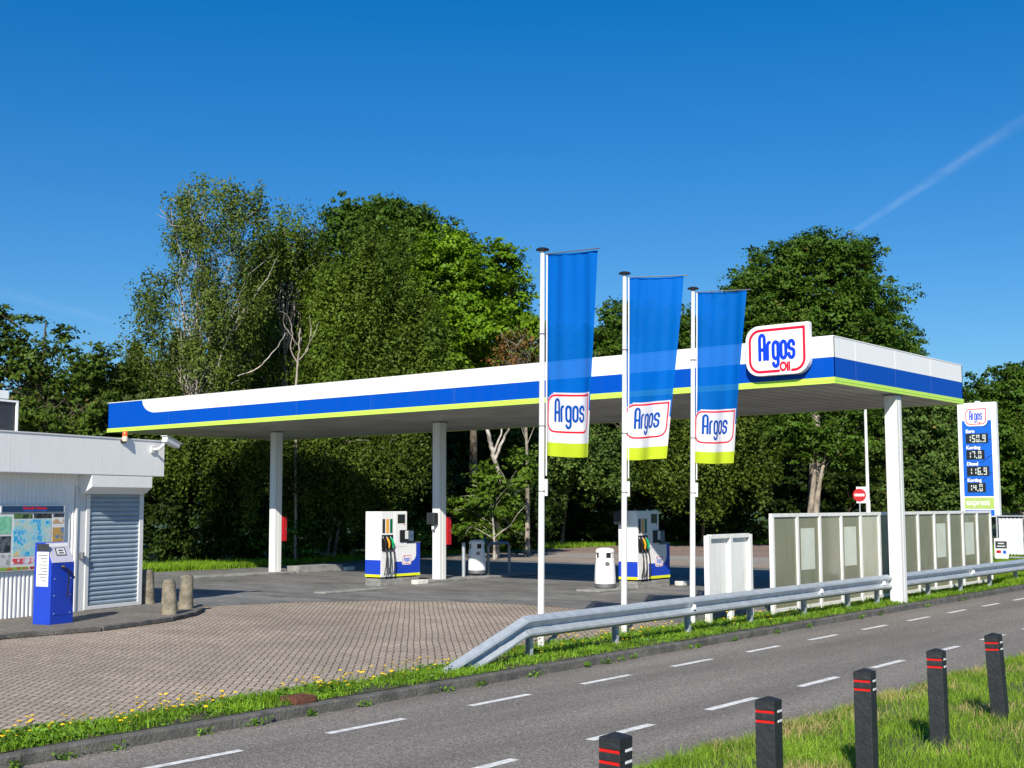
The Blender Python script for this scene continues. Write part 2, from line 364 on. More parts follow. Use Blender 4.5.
def text(body, size, m, name, parent, loc, rot, bold=.0, sx=1., thick=.002, align='LEFT'):
    cu = bpy.data.curves.new('t', 'FONT'); cu.body = body; cu.size = size; cu.offset = bold; cu.extrude = thick; cu.align_x = align; cu.resolution_u = 4
    o = bpy.data.objects.new('t', cu); COL.objects.link(o); dg = bpy.context.evaluated_depsgraph_get()
    me = bpy.data.meshes.new_from_object(o.evaluated_get(dg)); bpy.data.objects.remove(o)
    me.transform(Matrix.Diagonal((sx, 1, 1, 1))); me.materials.clear(); me.materials.append(m)
    r = bpy.data.objects.new(name, me); COL.objects.link(r); r.parent = parent; r.location = loc; r.rotation_euler = rot
    return r

# ------------------------------------------------------------------ lettering of the oil sign
def arc(cx, cy, rx, ry, a0, a1, n=10):
    return [(cx+rx*math.cos(math.radians(a0+(a1-a0)*i/n)), cy+ry*math.sin(math.radians(a0+(a1-a0)*i/n))) for i in range(n+1)]
def resample(p, step):
    out = [p[0]]
    for a, b in zip(p[:-1], p[1:]):
        d = math.dist(a, b); n = max(1, int(math.ceil(d/step)))
        for i in range(1, n+1): out.append((a[0]+(b[0]-a[0])*i/n, a[1]+(b[1]-a[1])*i/n))
    return out
def stroke(p, w, closed=False):
    n = len(p); L_, R_ = [], []
    for i in range(n):
        a = p[(i-1) % n] if (closed or i > 0) else None; b = p[(i+1) % n] if (closed or i < n-1) else None
        c = p[i]; ds = []
        if a: d = (c[0]-a[0], c[1]-a[1]); l = math.hypot(*d) or 1; ds.append((d[0]/l, d[1]/l))
        if b: d = (b[0]-c[0], b[1]-c[1]); l = math.hypot(*d) or 1; ds.append((d[0]/l, d[1]/l))
        t = (sum(d[0] for d in ds), sum(d[1] for d in ds)); l = math.hypot(*t) or 1; t = (t[0]/l, t[1]/l)
        k = 1/max(.5, abs(t[0]*ds[0][0]+t[1]*ds[0][1]))
        nx, ny = -t[1]*w/2*k, t[0]*w/2*k
        L_.append((c[0]+nx, c[1]+ny)); R_.append((c[0]-nx, c[1]-ny))
    q = []
    for i in range(n if closed else n-1):
        j = (i+1) % n; q.append((L_[i], R_[i], R_[j], L_[j]))
    return q
def letters(h=1., w=.5, sw=.2):
    """A r g o s as open strokes, x-height h"""
    out = []; x = 0; adv = w+sw*1.55; r = w/2
    out.append([(x, 0), (x, 1.22)] + arc(x+r, 1.22, r, r, 180, 0, 10)[1:] + [(x+w, 0)]); out.append([(x+sw*.5, .58), (x+w-sw*.5, .58)]); x += adv
    out.append([(x, 0), (x, .78)] + arc(x+r*.95, .76, r*.95, .24, 175, 95, 6)); x += adv*.73
    out.append(arc(x+r, .25, r, .25, -20, -180, 9) + arc(x+r, .75, r, .25, 180, 20, 9)); out.append([(x+w, .93), (x+w, -.22)] + arc(x+r, -.22, r, .24, 0, -165, 9)[1:]); x += adv
    out.append(arc(x+r, .75, r, .25, 0, 180, 10) + arc(x+r, .25, r, .25, 180, 360, 10)+['c']); x += adv
    s_ = arc(x+r, .77, r, .23, 0, 180, 10) + [(x, .70)] + arc(x+.22, .69, .22, .16, 180, 240, 4)[1:] + arc(x+w-.22, .34, .22, .16, 60, 0, 4) + [(x+w, .25)] + arc(x+r, .23, r, .23, 0, -180, 10)[1:]
    out.append(s_)
    return out, x+w
def rrect(x0, y0, x1, y1, r, sharp=True, n=8):
    p = arc(x0+r, y0+r, r, r, 180, 270, n) + arc(x1-r, y0+r, r, r, 270, 360, n)
    p += [(x1, y1)] if sharp else arc(x1-r, y1-r, r, r, 0, 90, n)
    p += arc(x0+r, y1-r, r, r, 90, 180, n)
    return p
def mesh_strokes(paths, w, fn, name, m, parent, step=.03, closed=False):
    mb = MB(); lift = 0; closed0 = closed
    for p in paths:
        closed = closed0 or p[-1] == 'c'
        if p[-1] == 'c': p = p[:-1]
        qs = stroke(resample(p + ([p[0]] if closed else []), step) if not closed else resample(p+[p[0]], step)[:-1], w, closed)
        for q in qs: mb.add([fn(a, b, lift) for a, b in q], [(0, 1, 2, 3)])
        if not closed:
            for e, nx in ((p[0], p[1]), (p[-1], p[-2])):
                t = math.atan2(e[1]-nx[1], e[0]-nx[0])
                pts = [(e[0]+w/2*math.cos(t+a), e[1]+w/2*math.sin(t+a)) for a in [math.pi*(-.5+i/8) for i in range(9)]]
                mb.add([fn(a, b, lift) for a, b in pts], [tuple(range(9))])
        lift += .0006
    return mb.build(name, m, parent, fix=False)

# ------------------------------------------------------------------ world, sun, camera
SUN = Vector((.60, -1, .76)).normalized()
el = math.asin(SUN.z); az = math.atan2(SUN.x, SUN.y)
W = bpy.data.worlds.new('World'); S.world = W; W.use_nodes = True
nt = W.node_tree; bg = nt.nodes['Background']; sky = nt.nodes.new('ShaderNodeTexSky'); sky.sky_type = 'NISHITA'
sky.sun_disc = False; sky.sun_elevation = el; sky.sun_rotation = az; sky.air_density = 1.0; sky.dust_density = .3; sky.ozone_density = 4.; sky.altitude = 0
hs = nt.nodes.new('ShaderNodeHueSaturation'); hs.inputs['Saturation'].default_value = 1.41; hs.inputs['Value'].default_value = 1.
gm = nt.nodes.new('ShaderNodeGamma'); gm.inputs[1].default_value = .80; hs.inputs['Hue'].default_value = .508
nt.links.new(sky.outputs[0], hs.inputs['Color']); nt.links.new(hs.outputs[0], gm.inputs[0]); tint = nt.nodes.new('ShaderNodeVectorMath'); tint.operation = 'MULTIPLY'; tint.inputs[1].default_value = (.58, .83, .98)
nt.links.new(gm.outputs[0], tint.inputs[0]); nt.links.new(tint.outputs[0], bg.inputs['Color']); bg.inputs['Strength'].default_value = .121
ld = bpy.data.lights.new('sun', 'SUN'); ld.energy = 4.9; ld.angle = math.radians(.53); ld.color = (1., .93, .82)
lo = bpy.data.objects.new('sun', ld); COL.objects.link(lo); lo.rotation_euler = SUN.to_track_quat('Z', 'Y').to_euler(); lo.location = (0, 0, 40)
cd = bpy.data.cameras.new('camera'); cam = bpy.data.objects.new('camera', cd); COL.objects.link(cam)
cd.sensor_width = 36; cd.lens = F_PX*36/1024; cd.clip_start = .1; cd.clip_end = 60000
cam.matrix_world = Matrix(((CR.x, CU.x, -CF.x, 0), (CR.y, CU.y, -CF.y, 0), (CR.z, CU.z, -CF.z, H), (0, 0, 0, 1)))
S.camera = cam
S.view_settings.view_transform = 'Standard'; S.view_settings.look = 'None'; S.view_settings.gamma = 1; S.view_settings.exposure = .42
S.cycles.max_bounces = 8; S.cycles.transparent_max_bounces = 16

# ------------------------------------------------------------------ ground, road, kerb
def kx(y): return -10.33 - .0178*(y-5.)            # front face of the kerb along the road
def sheet(name, pts, z, m, sub=False):
    mb = MB(); mb.add([(x, y, z) for x, y in pts], [tuple(range(len(pts)))]); return tag(mb.build(name, m, None, fix=False), kind='structure')
sheet('ground', [(-600, -400), (600, -400), (600, 900), (-600, 900)], -.14, M['grass_sheet'])
ROAD0, ROAD1 = -40, 220
sheet('road', [(kx(ROAD0)-.02, ROAD0), (-5.8, ROAD0), (-6.0, 6), (-6.1, 14), (-6.4, 30), (-9.4, ROAD1), (kx(ROAD1)-.02, ROAD1)], -.11, M['asphalt'])
sheet('back_lawn', [(kx(-40)-.1, -40), (kx(300)-.1, 300), (-400, 300), (-400, -40)], -.008, M['grass_sheet'])
def boundary(y): return kx(y)-.13
fore = [(-11.0, -20), (-11.2, 12.5), (-11.95, 14.5), (-12.15, 36), (-13.5, 47), (-17, 58), (-27.5, 63.5), (-33.5, 61.5), (-38.5, 57), (-38.2, 47), (-36.6, 36), (-35.3, 29), (-35.5, 24.6), (-37, 20), (-44, 8), (-52, -20)]
sheet('forecourt_paving', fore, 0., M['brick'])
grey = [(-25, 9), (-22.9, 15.6), (-22.3, 17.2), (-21.6, 19.2), (-20.6, 20.4), (-19.0, 21.1), (-17.5, 21.45), (-16.2, 21.4), (-14.8, 21.1), (-13.4, 20.5), (-12.0, 19.6), (-12.13, 38.5), (-35.2, 38.5), (-36.3, 36), (-35.1, 29), (-35.3, 24.6), (-36.8, 20), (-44, 8)]
sheet('grey_forecourt', grey, .004, M['grey_block'])
sheet('concrete_channel', [(-37.0, 42.0), (-12.6, 42.0), (-12.7, 46.2), (-37.9, 46.2)], .004, M['pale_strip'])
sheet('back_lane', [(-37.9, 46.2), (-12.7, 46.2), (-13.3, 47), (-17, 57.8), (-27.5, 63.3), (-33.5, 61.3), (-38.4, 56.8)], .004, M['far_brown'])
mb = MB()                                            # kerb: metre-long stones, each a little different
y = -20.
while y < 120:
    l = 1.0; j = random.uniform(-.004, .004); g_ = .006
    x0, x1 = kx(y), kx(y+l)
    dz = random.uniform(-.004, .004)
    prof = [(.0, -.13), (.0, -.015), (-.012, .002), (-.14, .002), (-.14, -.13)]
    a = [(x0+p[0]+j, y+g_, p[1]+dz) for p in prof]; b = [(x1+p[0]+j, y+l-g_, p[1]+dz) for p in prof]
    mb.add(a+b, [tuple(range(5)), tuple(reversed(range(5, 10)))] + [(i, i+5, (i+1) % 5+5, (i+1) % 5) for i in range(5)])
    y += l
tag(mb.build('kerb', M['kerb']), kind='structure')
mb = MB()
mb.box(kx(14)-3, kx(14)-3.01, 0, .01, -.135, -.13)
def dash(mb, x, y0, y1, w=.10, z=-.106):
    sl = -.0185; mb.add([(x-w/2, y0, z), (x+w/2, y0, z), (x+w/2+sl*(y1-y0), y1, z), (x-w/2+sl*(y1-y0), y1, z)], [(0, 1, 2, 3)])
mb = MB()
for i in range(-8, 50): dash(mb, -9.41-.0185*(i*2.16), 6.55+i*2.16-0.01, 6.55+i*2.16+1.08)
tag(mb.build('edge_line_dashes', M['paint'], fix=False), kind='structure')
mb = MB()
for i in range(-6, 45): dash(mb, -7.19-.017*(i*2.27), 7.75+i*2.24, 7.75+i*2.24+1.1, .11)
tag(mb.build('centre_line_dashes', M['paint'], fix=False), kind='structure')
# near verge, a gently uneven bank
nx_, ny_ = 40, 120; V = []; Fq = []
for j in range(ny_+1):
    yy = -15 + j*.5
    e = -5.98 - .006*(yy-6)
    for i in range(nx_+1):
        t = i/nx_; xx = e + t*16
        V.append((xx + (.03*math.sin(yy*3.1)+.03*math.sin(yy*7.7) if i == 0 else 0), yy, -.112 + .07*min(1, t*10) + (.015*math.sin(xx*2+yy*1.3) if i > 0 else 0)))
for j in range(ny_):
    for i in range(nx_):
        a = j*(nx_+1)+i; Fq.append((a, a+1, a+nx_+2, a+nx_+1))
tag(np_mesh('near_verge', V, Fq, M['soil']), kind='structure')
# verge behind the kerb
mb = MB(); yy = -20
pts = [(boundary(-20), -20), (boundary(60), 60), (-13.8, 60), (-12.3, 36), (-12.0, 14.6), (-11.25, 12.5), (-11.05, -20)]
sheet('planted_verge', pts, .008, M['soil'])

def blades(name, label, n, region, hmin, hmax, w, m, zfn, lean=.35, cluster=0, kind='stuff', bx=None):
    P = region(n); n = len(P)
    h = RNG.uniform(hmin, hmax, n)*np.where(RNG.random(n) < .08, 1.5, 1.); a = RNG.uniform(0, 2*np.pi, n); b = RNG.uniform(0, 2*np.pi, n); l = RNG.uniform(.1, 1, n)*lean
    side = np.stack([np.cos(a), np.sin(a), 0*a], 1)*(w*RNG.uniform(.6, 1.3, n))[:, None]
    ln = np.stack([np.cos(b), np.sin(b), 0*b], 1)
    z = zfn(P); B = np.concatenate([P, z[:, None]], 1)
    mid = B + ln*(l*h*.35)[:, None] + np.stack([0*h, 0*h, h*.6], 1)
    tip = B + ln*(l*h*1.1)[:, None] + np.stack([0*h, 0*h, h], 1)
    V = np.stack([B-side, B+side, mid-side*.8, mid+side*.8, tip], 1).reshape(-1, 3)
    o = np.arange(n)[:, None]*5
    T = np.concatenate([o+np.array([[0, 1, 3]]), o+np.array([[0, 3, 2]]), o+np.array([[2, 3, 4]])], 1).reshape(-1, 3)
    return tag(np_mesh(name, V, T, m), label, 'grass', kind=kind)
GM = leaf_mat('grass_blades', (.075, .175, .012), (.235, .375, .035), accent=(.50, .40, .18), acc=.5, trans=.35, rough=.5, clump=1.6)
GM2 = leaf_mat('verge_grass', (.085, .175, .010), (.21, .36, .025), trans=.35, rough=.5, clump=2.)
def reg_near(n):
    x = RNG.uniform(-6.05, -.6, n); y = RNG.uniform(3.5, 26, n); q = RNG.random(n)
    keep = (q < np.clip(9./y, .25, 1)) & (x < -.15*y-.2 )
    # patchy growth
    f = np.sin(x*3.1+y*1.7)+np.sin(x*1.3-y*2.9)+np.sin(x*6.+y*.6)*.5
    keep &= (RNG.random(n) < np.clip(.75+.22*f, .25, 1)) 
    edge = -5.98-.006*(y-6)+.06*np.sin(y*3)+.05*np.sin(y*9)
    keep &= x > edge-.07*RNG.random(n)**3
    return np.stack([x, y], 1)[keep]
def z_near(P): 
    e = -5.98-.006*(P[:, 1]-6); t = (P[:, 0]-e)/16
    return -.115+.07*np.clip(t*10, 0, 1)
blades('verge_grass', 'tall green grass with dry straws on the near roadside bank', 330000, reg_near, .035, .125, .0030, GM, z_near, lean=.95)
def reg_lip(n):
    y = RNG.uniform(4, 26, n); e = -5.98-.006*(y-6)+.05*np.sin(y*3)+.04*np.sin(y*9)
    return np.stack([e+RNG.normal(0, .05, n)-.02, y], 1)[RNG.random(n) < .6+.4*np.sin(y*5)]
blades('edge_grass', 'ragged grass creeping over the near edge of the asphalt', 26000, reg_lip, .03, .11, .003, GM, z_near, lean=1.1)
def verge_w(y): return np.where(y < 12.5, np.interp(y, [-20, 6, 12.5], [.55, .62, .72]), np.interp(y, [12.5, 14.6, 36, 60], [.72, 1.3, 1.25, 2.3]))
def reg_strip(n):
    y = 3.2+RNG.random(n)**1.25*42; k = np.array([-10.33-.0178*(q-5)-.135 for q in y])
    x = k - RNG.random(n)**.9*(verge_w(y)+.05)
    f = np.sin(y*2.2)+np.sin(y*5.1+x*4)+np.sin(x*9)
    return np.stack([x, y], 1)[RNG.random(n) < .70+.24*f]
z_flat = lambda P: np.full(len(P), .0)
blades('kerbside_grass', 'bright green weeds and grass between the far kerb and the paving', 60000, reg_strip, .03, .10, .0055, GM2, z_flat, lean=.8)
def leaf_stuff(name, label, n, region, size, hz, m, cat='weeds'):
    P = region(n); n = len(P); z = RNG.random(n)**1.3*hz
    # taller in clumps
    z *= .55+.45*np.sin(P[:, 1]*2.7)*np.sin(P[:, 0]*3.+P[:, 1]*.9)+.2
    V, T = leaf_quads(np.concatenate([P, np.maximum(z, .01)[:, None]], 1), np.tile([0, 0, 1.], (n, 1)), size, .9, 1.7)
    return tag(np_mesh(name, V, T, m), label, cat, kind='stuff')
def leaf_quads(C, Nn, size, rnd=.7, asp=1.5):
    n = len(C); N_ = Nn + RNG.normal(0, rnd, (n, 3)); N_ /= np.linalg.norm(N_, axis=1)[:, None]+1e-9
    t = np.cross(N_, RNG.normal(0, 1, (n, 3))); t /= np.linalg.norm(t, axis=1)[:, None]+1e-9; b = np.cross(N_, t)
    s = (size*RNG.uniform(.6, 1.35, n))[:, None]
    V = np.stack([C-t*s*asp*.5, C+b*s*.5-t*s*.1, C+t*s*asp*.5, C-b*s*.5-t*s*.1], 1).reshape(-1, 3)
    return V, (np.arange(n)[:, None]*4+np.array([[0, 1, 2, 3]]))
WM = leaf_mat('weed_leaves', (.055, .135, .012), (.15, .29, .03), trans=.3, clump=2.)
leaf_stuff('kerbside_weeds', 'leafy green weeds thick along the verge strip behind the kerb', 38000, reg_strip, .032, .085, WM)
def reg_gutter(n):
    cs = [(kx(q)+.03, q) for q in (5.9, 6.4, 6.9, 7.9, 8.6, 9.3, 10.1, 11.5, 12.1, 13.2, 14.4, 14.9, 15.2, 15.6, 17.1, 17.4, 18.6, 20.2, 21.4, 23.7, 24.6, 27.2, 29.5)]
    i = RNG.integers(0, len(cs), n); c = np.array(cs)[i]
    return c + np.stack([np.abs(RNG.normal(0, .03, n)), RNG.normal(0, 1, n)*(.03+.10*((i*7) % 5)/5)], 1)
P = reg_gutter(800); z = RNG.random(len(P))*.07-.105
V, T = leaf_quads(np.concatenate([P, z[:, None]], 1), np.tile([0, 0, 1.], (len(P), 1)), .026, .8)
tag(np_mesh('gutter_weeds', V, T, WM), 'small weeds rooted at the foot of the kerb stones', 'weeds', kind='stuff')
def reg_back(n):
    e = np.array([(-36.5, 21), (-35.4, 24.6), (-35.2, 29), (-36.5, 36), (-38.1, 47), (-38.4, 57), (-33.4, 61.6), (-27.4, 63.7), (-17, 58.2)])
    seg = RNG.integers(0, len(e)-1, n); t = RNG.random(n)[:, None]; p = e[seg]*(1-t)+e[seg+1]*t
    d = e[seg+1]-e[seg]; nn = np.stack([-d[:, 1], d[:, 0]], 1); nn /= np.linalg.norm(nn, axis=1)[:, None]
    c = np.array([-25, 40.]); s = np.sign(np.sum(nn*(p-c), 1))[:, None]
    return p + nn*s*(RNG.random(n)**1.5*3.2)[:, None]
blades('back_grass', 'bright grass edging the far side of the forecourt', 60000, reg_back, .06, .24, .014, GM2, z_flat, lean=.6)
def reg_right(n):
    y = RNG.uniform(34, 60, n); x = np.array([-10.33-.0178*(q-5)-.15 for q in y]) - RNG.random(n)*(1.4+(y-34)*.35)
    return np.stack([x, y], 1)
blades('roadside_grass', 'rough green grass beyond the glass screens by the road', 40000, reg_right, .05, .2, .009, GM2, z_flat, lean=.7)
# dandelions
fs = MB(); nfl = 0
random.seed(3)
def flower(x, y, h, r):
    n = 7; a0 = random.random()*6; tx, ty = random.uniform(-.3, .3), random.uniform(-.3, .3)
    vs = [(x, y, h+r*.35)] + [(x+r*math.cos(a0+2*math.pi*k/n), y+r*math.sin(a0+2*math.pi*k/n), h+r*(tx*math.cos(a0+k)+ty*math.sin(a0+k))) for k in range(n)] + [(x, y, h-r*.4)]
    fs.add(vs, [(0, 1+k, 1+(k+1) % n) for k in range(n)] + [(n+1, 1+(k+1) % n, 1+k) for k in range(n)], 0)
    fs.tube([(x, y, 0), (x+.003, y, h-r*.3)], .0022, 4, False, 1)
for i in range(440):
    q = random.random()
    yy = random.uniform(4.5, 12.3) if q < .55 else (random.uniform(13.2, 22) if q < .95 else random.uniform(22, 35))
    if math.sin(yy*3.3)+math.sin(yy*1.9) < -1.0 and random.random() < .7: continue
    w_ = float(verge_w(np.array([yy]))[0]); t = random.random()**.6
    flower(kx(yy)-.16-t*(w_-.05), yy, random.uniform(.08, .21), random.uniform(.015, .026))
tag(fs.build('dandelions', [M['flower'], M['stem']], fix=False), 'yellow dandelion flowers scattered over the verge behind the kerb', 'flowers', kind='stuff')
# rusty drain cover in the verge
mb = MB(); mb.box(-.13, .13, -.15, .15, -.06, .035)
for i in range(4): mb.box(-.10, .10, -.12+i*.07, -.09+i*.07, .036, .045)
tag(mb.build('drain_cover', M['rust'], None, .008, loc=(-10.62, 9.35, .04)), 'small rusty iron gully cover sunk in the weeds behind the kerb', 'drain cover')

# ------------------------------------------------------------------ guard rails
def rail_profile():                                   # (outward x, z) of a W-beam, as seen from the end
    return [(-.02, .0), (.0, .012), (.075, .045), (.082, .075), (.012, .13), (.0, .155), (.012, .18), (.082, .235), (.075, .265), (.0, .298), (-.02, .31)]
def beam(mb, pts, tilt=None):
    """pts: list of (x, y, zbase, squeeze)"""
    pr = rail_profile(); n = len(pr); vs = []
    for (x, y, z, sc) in pts:
        for (a, b) in pr: vs.append((x+a, y, z+b*sc))
    for (x, y, z, sc) in pts:
        for (a, b) in pr: vs.append((x+a-.006, y, z+b*sc))
    m_ = len(pts)*n; fs = []
    for i in range(len(pts)-1):
        for k in range(n-1):
            fs.append((i*n+k, (i+1)*n+k, (i+1)*n+k+1, i*n+k+1)); fs.append((m_+i*n+k, m_+i*n+k+1, m_+(i+1)*n+k+1, m_+(i+1)*n+k))
        for k in (0, n-1): fs.append((i*n+k, m_+i*n+k, m_+(i+1)*n+k, (i+1)*n+k))
    for i in (0, len(pts)-1):
        for k in range(n-1): fs.append((i*n+k, i*n+k+1, m_+i*n+k+1, m_+i*n+k))
    mb.add(vs, fs)
RX = lambda y: -10.97-.0155*(y-13.85)
def guard(label, y0, y1, posts, ramp=False, refl=(), splices=()):
    t = thing('guard_rail', (RX(y0), y0, 0), 0, label, 'guard rail', 'steel guard rails along the road')
    mb = MB(); beam(mb, [(RX(y)-RX(y0), y-y0, .30, 1.) for y in np.linspace(y0, y1, 20)]); mb.build('rail', M['steel'], t, fix=False)
    for s in splices:
        sp = MB(); x = RX(s)-RX(y0)
        beam(sp, [(x+.004, s-y0-.16, .30, 1.), (x+.004, s-y0+.16, .30, 1.)])
        for dy in (-.11, .11):
            for dz in (.0865, .2235): sp.box(x+.03, x+.048, s-y0+dy-.013, s-y0+dy+.013, .30+dz-.013, .30+dz+.013)
        sp.build('splice', M['steel'], t, fix=False)
    for p in posts:
        mb = MB(); x = RX(p)-RX(y0)-.05; yy = p-y0
        mb.box(x-.11, x-.02, yy-.004, yy+.004, -.1, .56); mb.box(x-.025, x-.018, yy-.05, yy+.004, -.1, .54); mb.box(x-.112, x-.105, yy-.05, yy+.004, -.1, .54)
        mb.box(x-.018, x+.03, yy-.03, yy+.03, .40, .50)
        mb.build('post', M['steel'], t)
    for p in refl:
        mb = MB(); x = RX(p)-RX(y0)+.012; yy = p-y0
        mb.add([(x, yy, .40), (x, yy, .52), (x+.11, yy-.05, .49), (x+.11, yy-.05, .43), (x, yy+.006, .40), (x, yy+.006, .52), (x+.11, yy-.044, .49), (x+.11, yy-.044, .43)],
               [(0, 1, 2, 3), (7, 6, 5, 4), (0, 4, 5, 1), (1, 5, 6, 2), (2, 6, 7, 3), (3, 7, 4, 0)])
        mb.build('reflector', M['white_refl'], t)
    if ramp:
        mb = MB(); beam(mb, [(.004, .07, .30, 1.), (.0, .0, .285, 1.), (-.004, -1.62, -.24, .95)]); mb.build('sloped_end', M['steel'], t, fix=False)
        mb = MB(); beam(mb, [(.008, -.30, .187, 1.), (.009, -.56, .103, 1.)]); mb.build('splice', M['steel'], t, fix=False)
    return t
guard('long galvanised rail whose near end slopes down into the verge', 13.65, 26.36, [13.95, 16.08, 18.2, 20.35, 22.5, 24.5, 26.0], True, (18.1, 22.9, 25.95), (14.0, 20.9))
guard('galvanised rail section starting right of the canopy column and running off frame', 26.95, 52, [28.95, 31.1, 33.25, 35.4, 37.5, 39.6, 41.8, 44], False, (27.05, 31.5, 36), (29.5, 33.6))

# ------------------------------------------------------------------ kerb-side bollards
def make_bollard():
    t = thing('bollard', (0, 0, 0), 0, 'x', 'bollard', 'black plastic roadside bollards with red bands')
    w = .069
    mb = MB(); mb.box(-w, w, -w, w, -.1, .670); mb.box(-w, w, -w, w, .688, .735)
    mb.box(-w, w, -w, w, .753, .815); mb.add([(-w, -w, .8155), (w, -w, .8155), (w, w, .8155), (-w, w, .8155), (-w*.15, -w*.15, .838), (w*.15, -w*.15, .838), (w*.15, w*.15, .838), (-w*.15, w*.15, .838)],
           [(3, 2, 1, 0), (4, 5, 6, 7), (0, 1, 5, 4), (1, 2, 6, 5), (2, 3, 7, 6), (3, 0, 4, 7)])
    mb.build('post_body', M['charcoal'], t, .004)
    mb = MB(); mb.box(-w+.006, w-.006, -w+.006, w-.006, .6702, .6878); mb.box(-w+.006, w-.006, -w+.006, w-.006, .7352, .7528)
    mb.build('neck', M['charcoal'], t)
    for z in (.671, .736):                            # red towards oncoming traffic, white on the road side
        mb = MB(); mb.box(-w+.004, w-.004, -w+.001, -w+.0055, z, z+.016); mb.build('red_band', M['red_refl'], t)
        mb = MB(); mb.box(w-.0055, w-.001, .0, w-.004, z, z+.015); mb.build('white_band', M['white_refl'], t)
    return t
b0 = make_bollard()
bl = [(-4.19, 6.02, .02, .03, 'nearest black bollard, only its cap and red bands showing at the bottom edge'),
      (-4.19, 7.84, .0, .0, 'black red-banded bollard standing where the grass meets the bottom edge, second of the row'),
      (-4.30, 9.63, .0, .0, 'middle bollard of the roadside row, dark with two red bands, base cut by the frame'),
      (-4.375, 11.34, .0, -.01, 'straight black bollard standing wholly in the grass, fourth of the row'),
      (-4.42, 13.06, .02, -.045, 'farthest black bollard, leaning slightly, at the right edge of the grass')]
for i, (x, y, rx, ry, lb) in enumerate(bl):
    o = b0 if i == 0 else copy_tree(b0); o.location = (x, y, -.018 if i else .0); o.rotation_euler = (rx, ry, random.uniform(-.04, .04)+.06); o['label'] = lb

# ------------------------------------------------------------------ canopy
CX, CY, CL, CW, ZB, ZT = -10.81, 23.21, 24.78, 7.01, 4.48, 5.395
can = thing('station_canopy', (CX, CY, 0), 0, 'long flat filling station canopy with white, blue and lime fascia on white columns', 'canopy')
mb = MB(); mb.box(-CL+.05, -.05, .05, CW-.05, ZB+.0, ZB+.04); soff = mb.build('soffit', M['soffit'], can)
mb = MB()
for i in range(1, 62): mb.box(-CL+.06+i*.4, -CL+.082+i*.4, .06, CW-.06, ZB-.004, ZB-.001)
mb.build('seam', M['dull_steel'], soff)
mb = MB(); mb.box(-CL+.04, -.04, .04, CW-.04, ZB+.35, ZT-.12); mb.build('roof_deck', M['dull_steel'], can)
zA, zBl = ZB+.115, ZB+.51
def fascia_side(a, b, curved=False):
    """four bands along one side from a to b (plan points); the front one has the blue corner sweep"""
    a, b = Vector((*a, 0)), Vector((*b, 0)); d = (b-a).normalized(); Ln = (b-a).length; n = Vector((d.y, -d.x, 0)); th = .04
    def P3(off): return lambda s, z: a + d*s + n*off + Vector((0, 0, z))
    def pr(poly, off0, off1, name, m, par): return MB().prism(poly, P3(off0), P3(off1)).build(name, m, par)
    wp = [(0, zBl), (Ln, zBl), (Ln, ZT), (0, ZT)]
    if curved:
        sw = arc(2.55, ZT, .70, ZT-zBl, 180, 270, 12)
        pr(sw[:-1] + [(2.55, zBl), (Ln, zBl), (Ln, ZT)], -th, 0, 'white_fascia', M['fascia_white'], can)
        sw2 = list(reversed([p for p in sw]))
        pr([(0, zA), (Ln, zA), (Ln, zBl-.002)] + [(2.55, zBl-.002)] + [(x-.002, z) for x, z in sw2[1:]] + [(0, ZT)], -th, 0, 'blue_fascia', M['blue'], can)
    else:
        pr(wp, -th, 0, 'white_fascia', M['fascia_white'], can)
        pr([(0, zA), (Ln, zA), (Ln, zBl-.002), (0, zBl-.002)], -th, 0, 'blue_fascia', M['blue'], can)
    pr([(-.01, ZB-.01), (Ln+.01, ZB-.01), (Ln+.01, zA-.002), (-.01, zA-.002)], -th, .012, 'lime_trim', M['lime'], can)
    pr([(-.01, ZB+.045), (Ln+.01, ZB+.045), (Ln+.01, ZB+.06), (-.01, ZB+.06)], .0122, .018, 'trim_ridge', M['lime'], can)
    jm = bpy.data.materials.get('joint') or mat('joint', (.10, .16, .42), .5, .1)
    for s in np.arange(3.2, Ln-.5, 2.9) if curved else np.arange(1.0, Ln-.3, 2.): MB().prism([(s, zA+.002), (s+.005, zA+.002), (s+.005, zBl-.004), (s, zBl-.004)], P3(.0005), P3(.003)).build('panel_joint', jm, can); MB().prism([(s, zBl+.002), (s+.004, zBl+.002), (s+.004, ZT-.004), (s, ZT-.004)], P3(.0005), P3(.003)).build('panel_joint', M['fascia_white'], can)
    pr([(0, ZT+.0005), (Ln, ZT+.0005), (Ln, ZT+.02), (0, ZT+.02)], -th-.02, .008, 'coping', M['fascia_white'], can)
fascia_side((-CL, 0), (0, 0), True)
fascia_side((0, .002), (0, CW))
fascia_side((0, CW), (-CL, CW), True)
fascia_side((-CL, CW), (-CL, 0))
for cxx in (-31.33, -24.34, -11.03):
    mb = MB(); x = cxx-CX; y = 26.55-CY; w = .137
    for sx in (-1, 1):                                # four corner shapes with a shallow groove between
        pass
    mb.box(x-w, x+w, y-w, y+w, -.02, ZB+.002)
    c = mb.build('column', M['white'], can, .008)
    mb = MB(); mb.box(x-.012, x+.012, y-w-.004, y-w-.001, .0, ZB-.002); mb.box(x+w+.001, x+w+.004, y-.012, y+.012, 0, ZB-.002)
    mb.build('groove_strip', M['kiosk_white'], c)
    mb = MB(); mb.box(x-w-.03, x+w+.03, y-w-.03, y+w+.03, 4.44, 4.474); mb.build('head_plate', M['dull_steel'], c)
# roof dome
mb = MB(); mb.lathe([(.42*math.cos(t), .42*math.sin(t)*.8) for t in np.linspace(0, 1.5, 8)], 20); 
o = mb.build('dome', M['sign_white'], can, smooth=True, loc=(-.75, 5.6, ZT-.12))
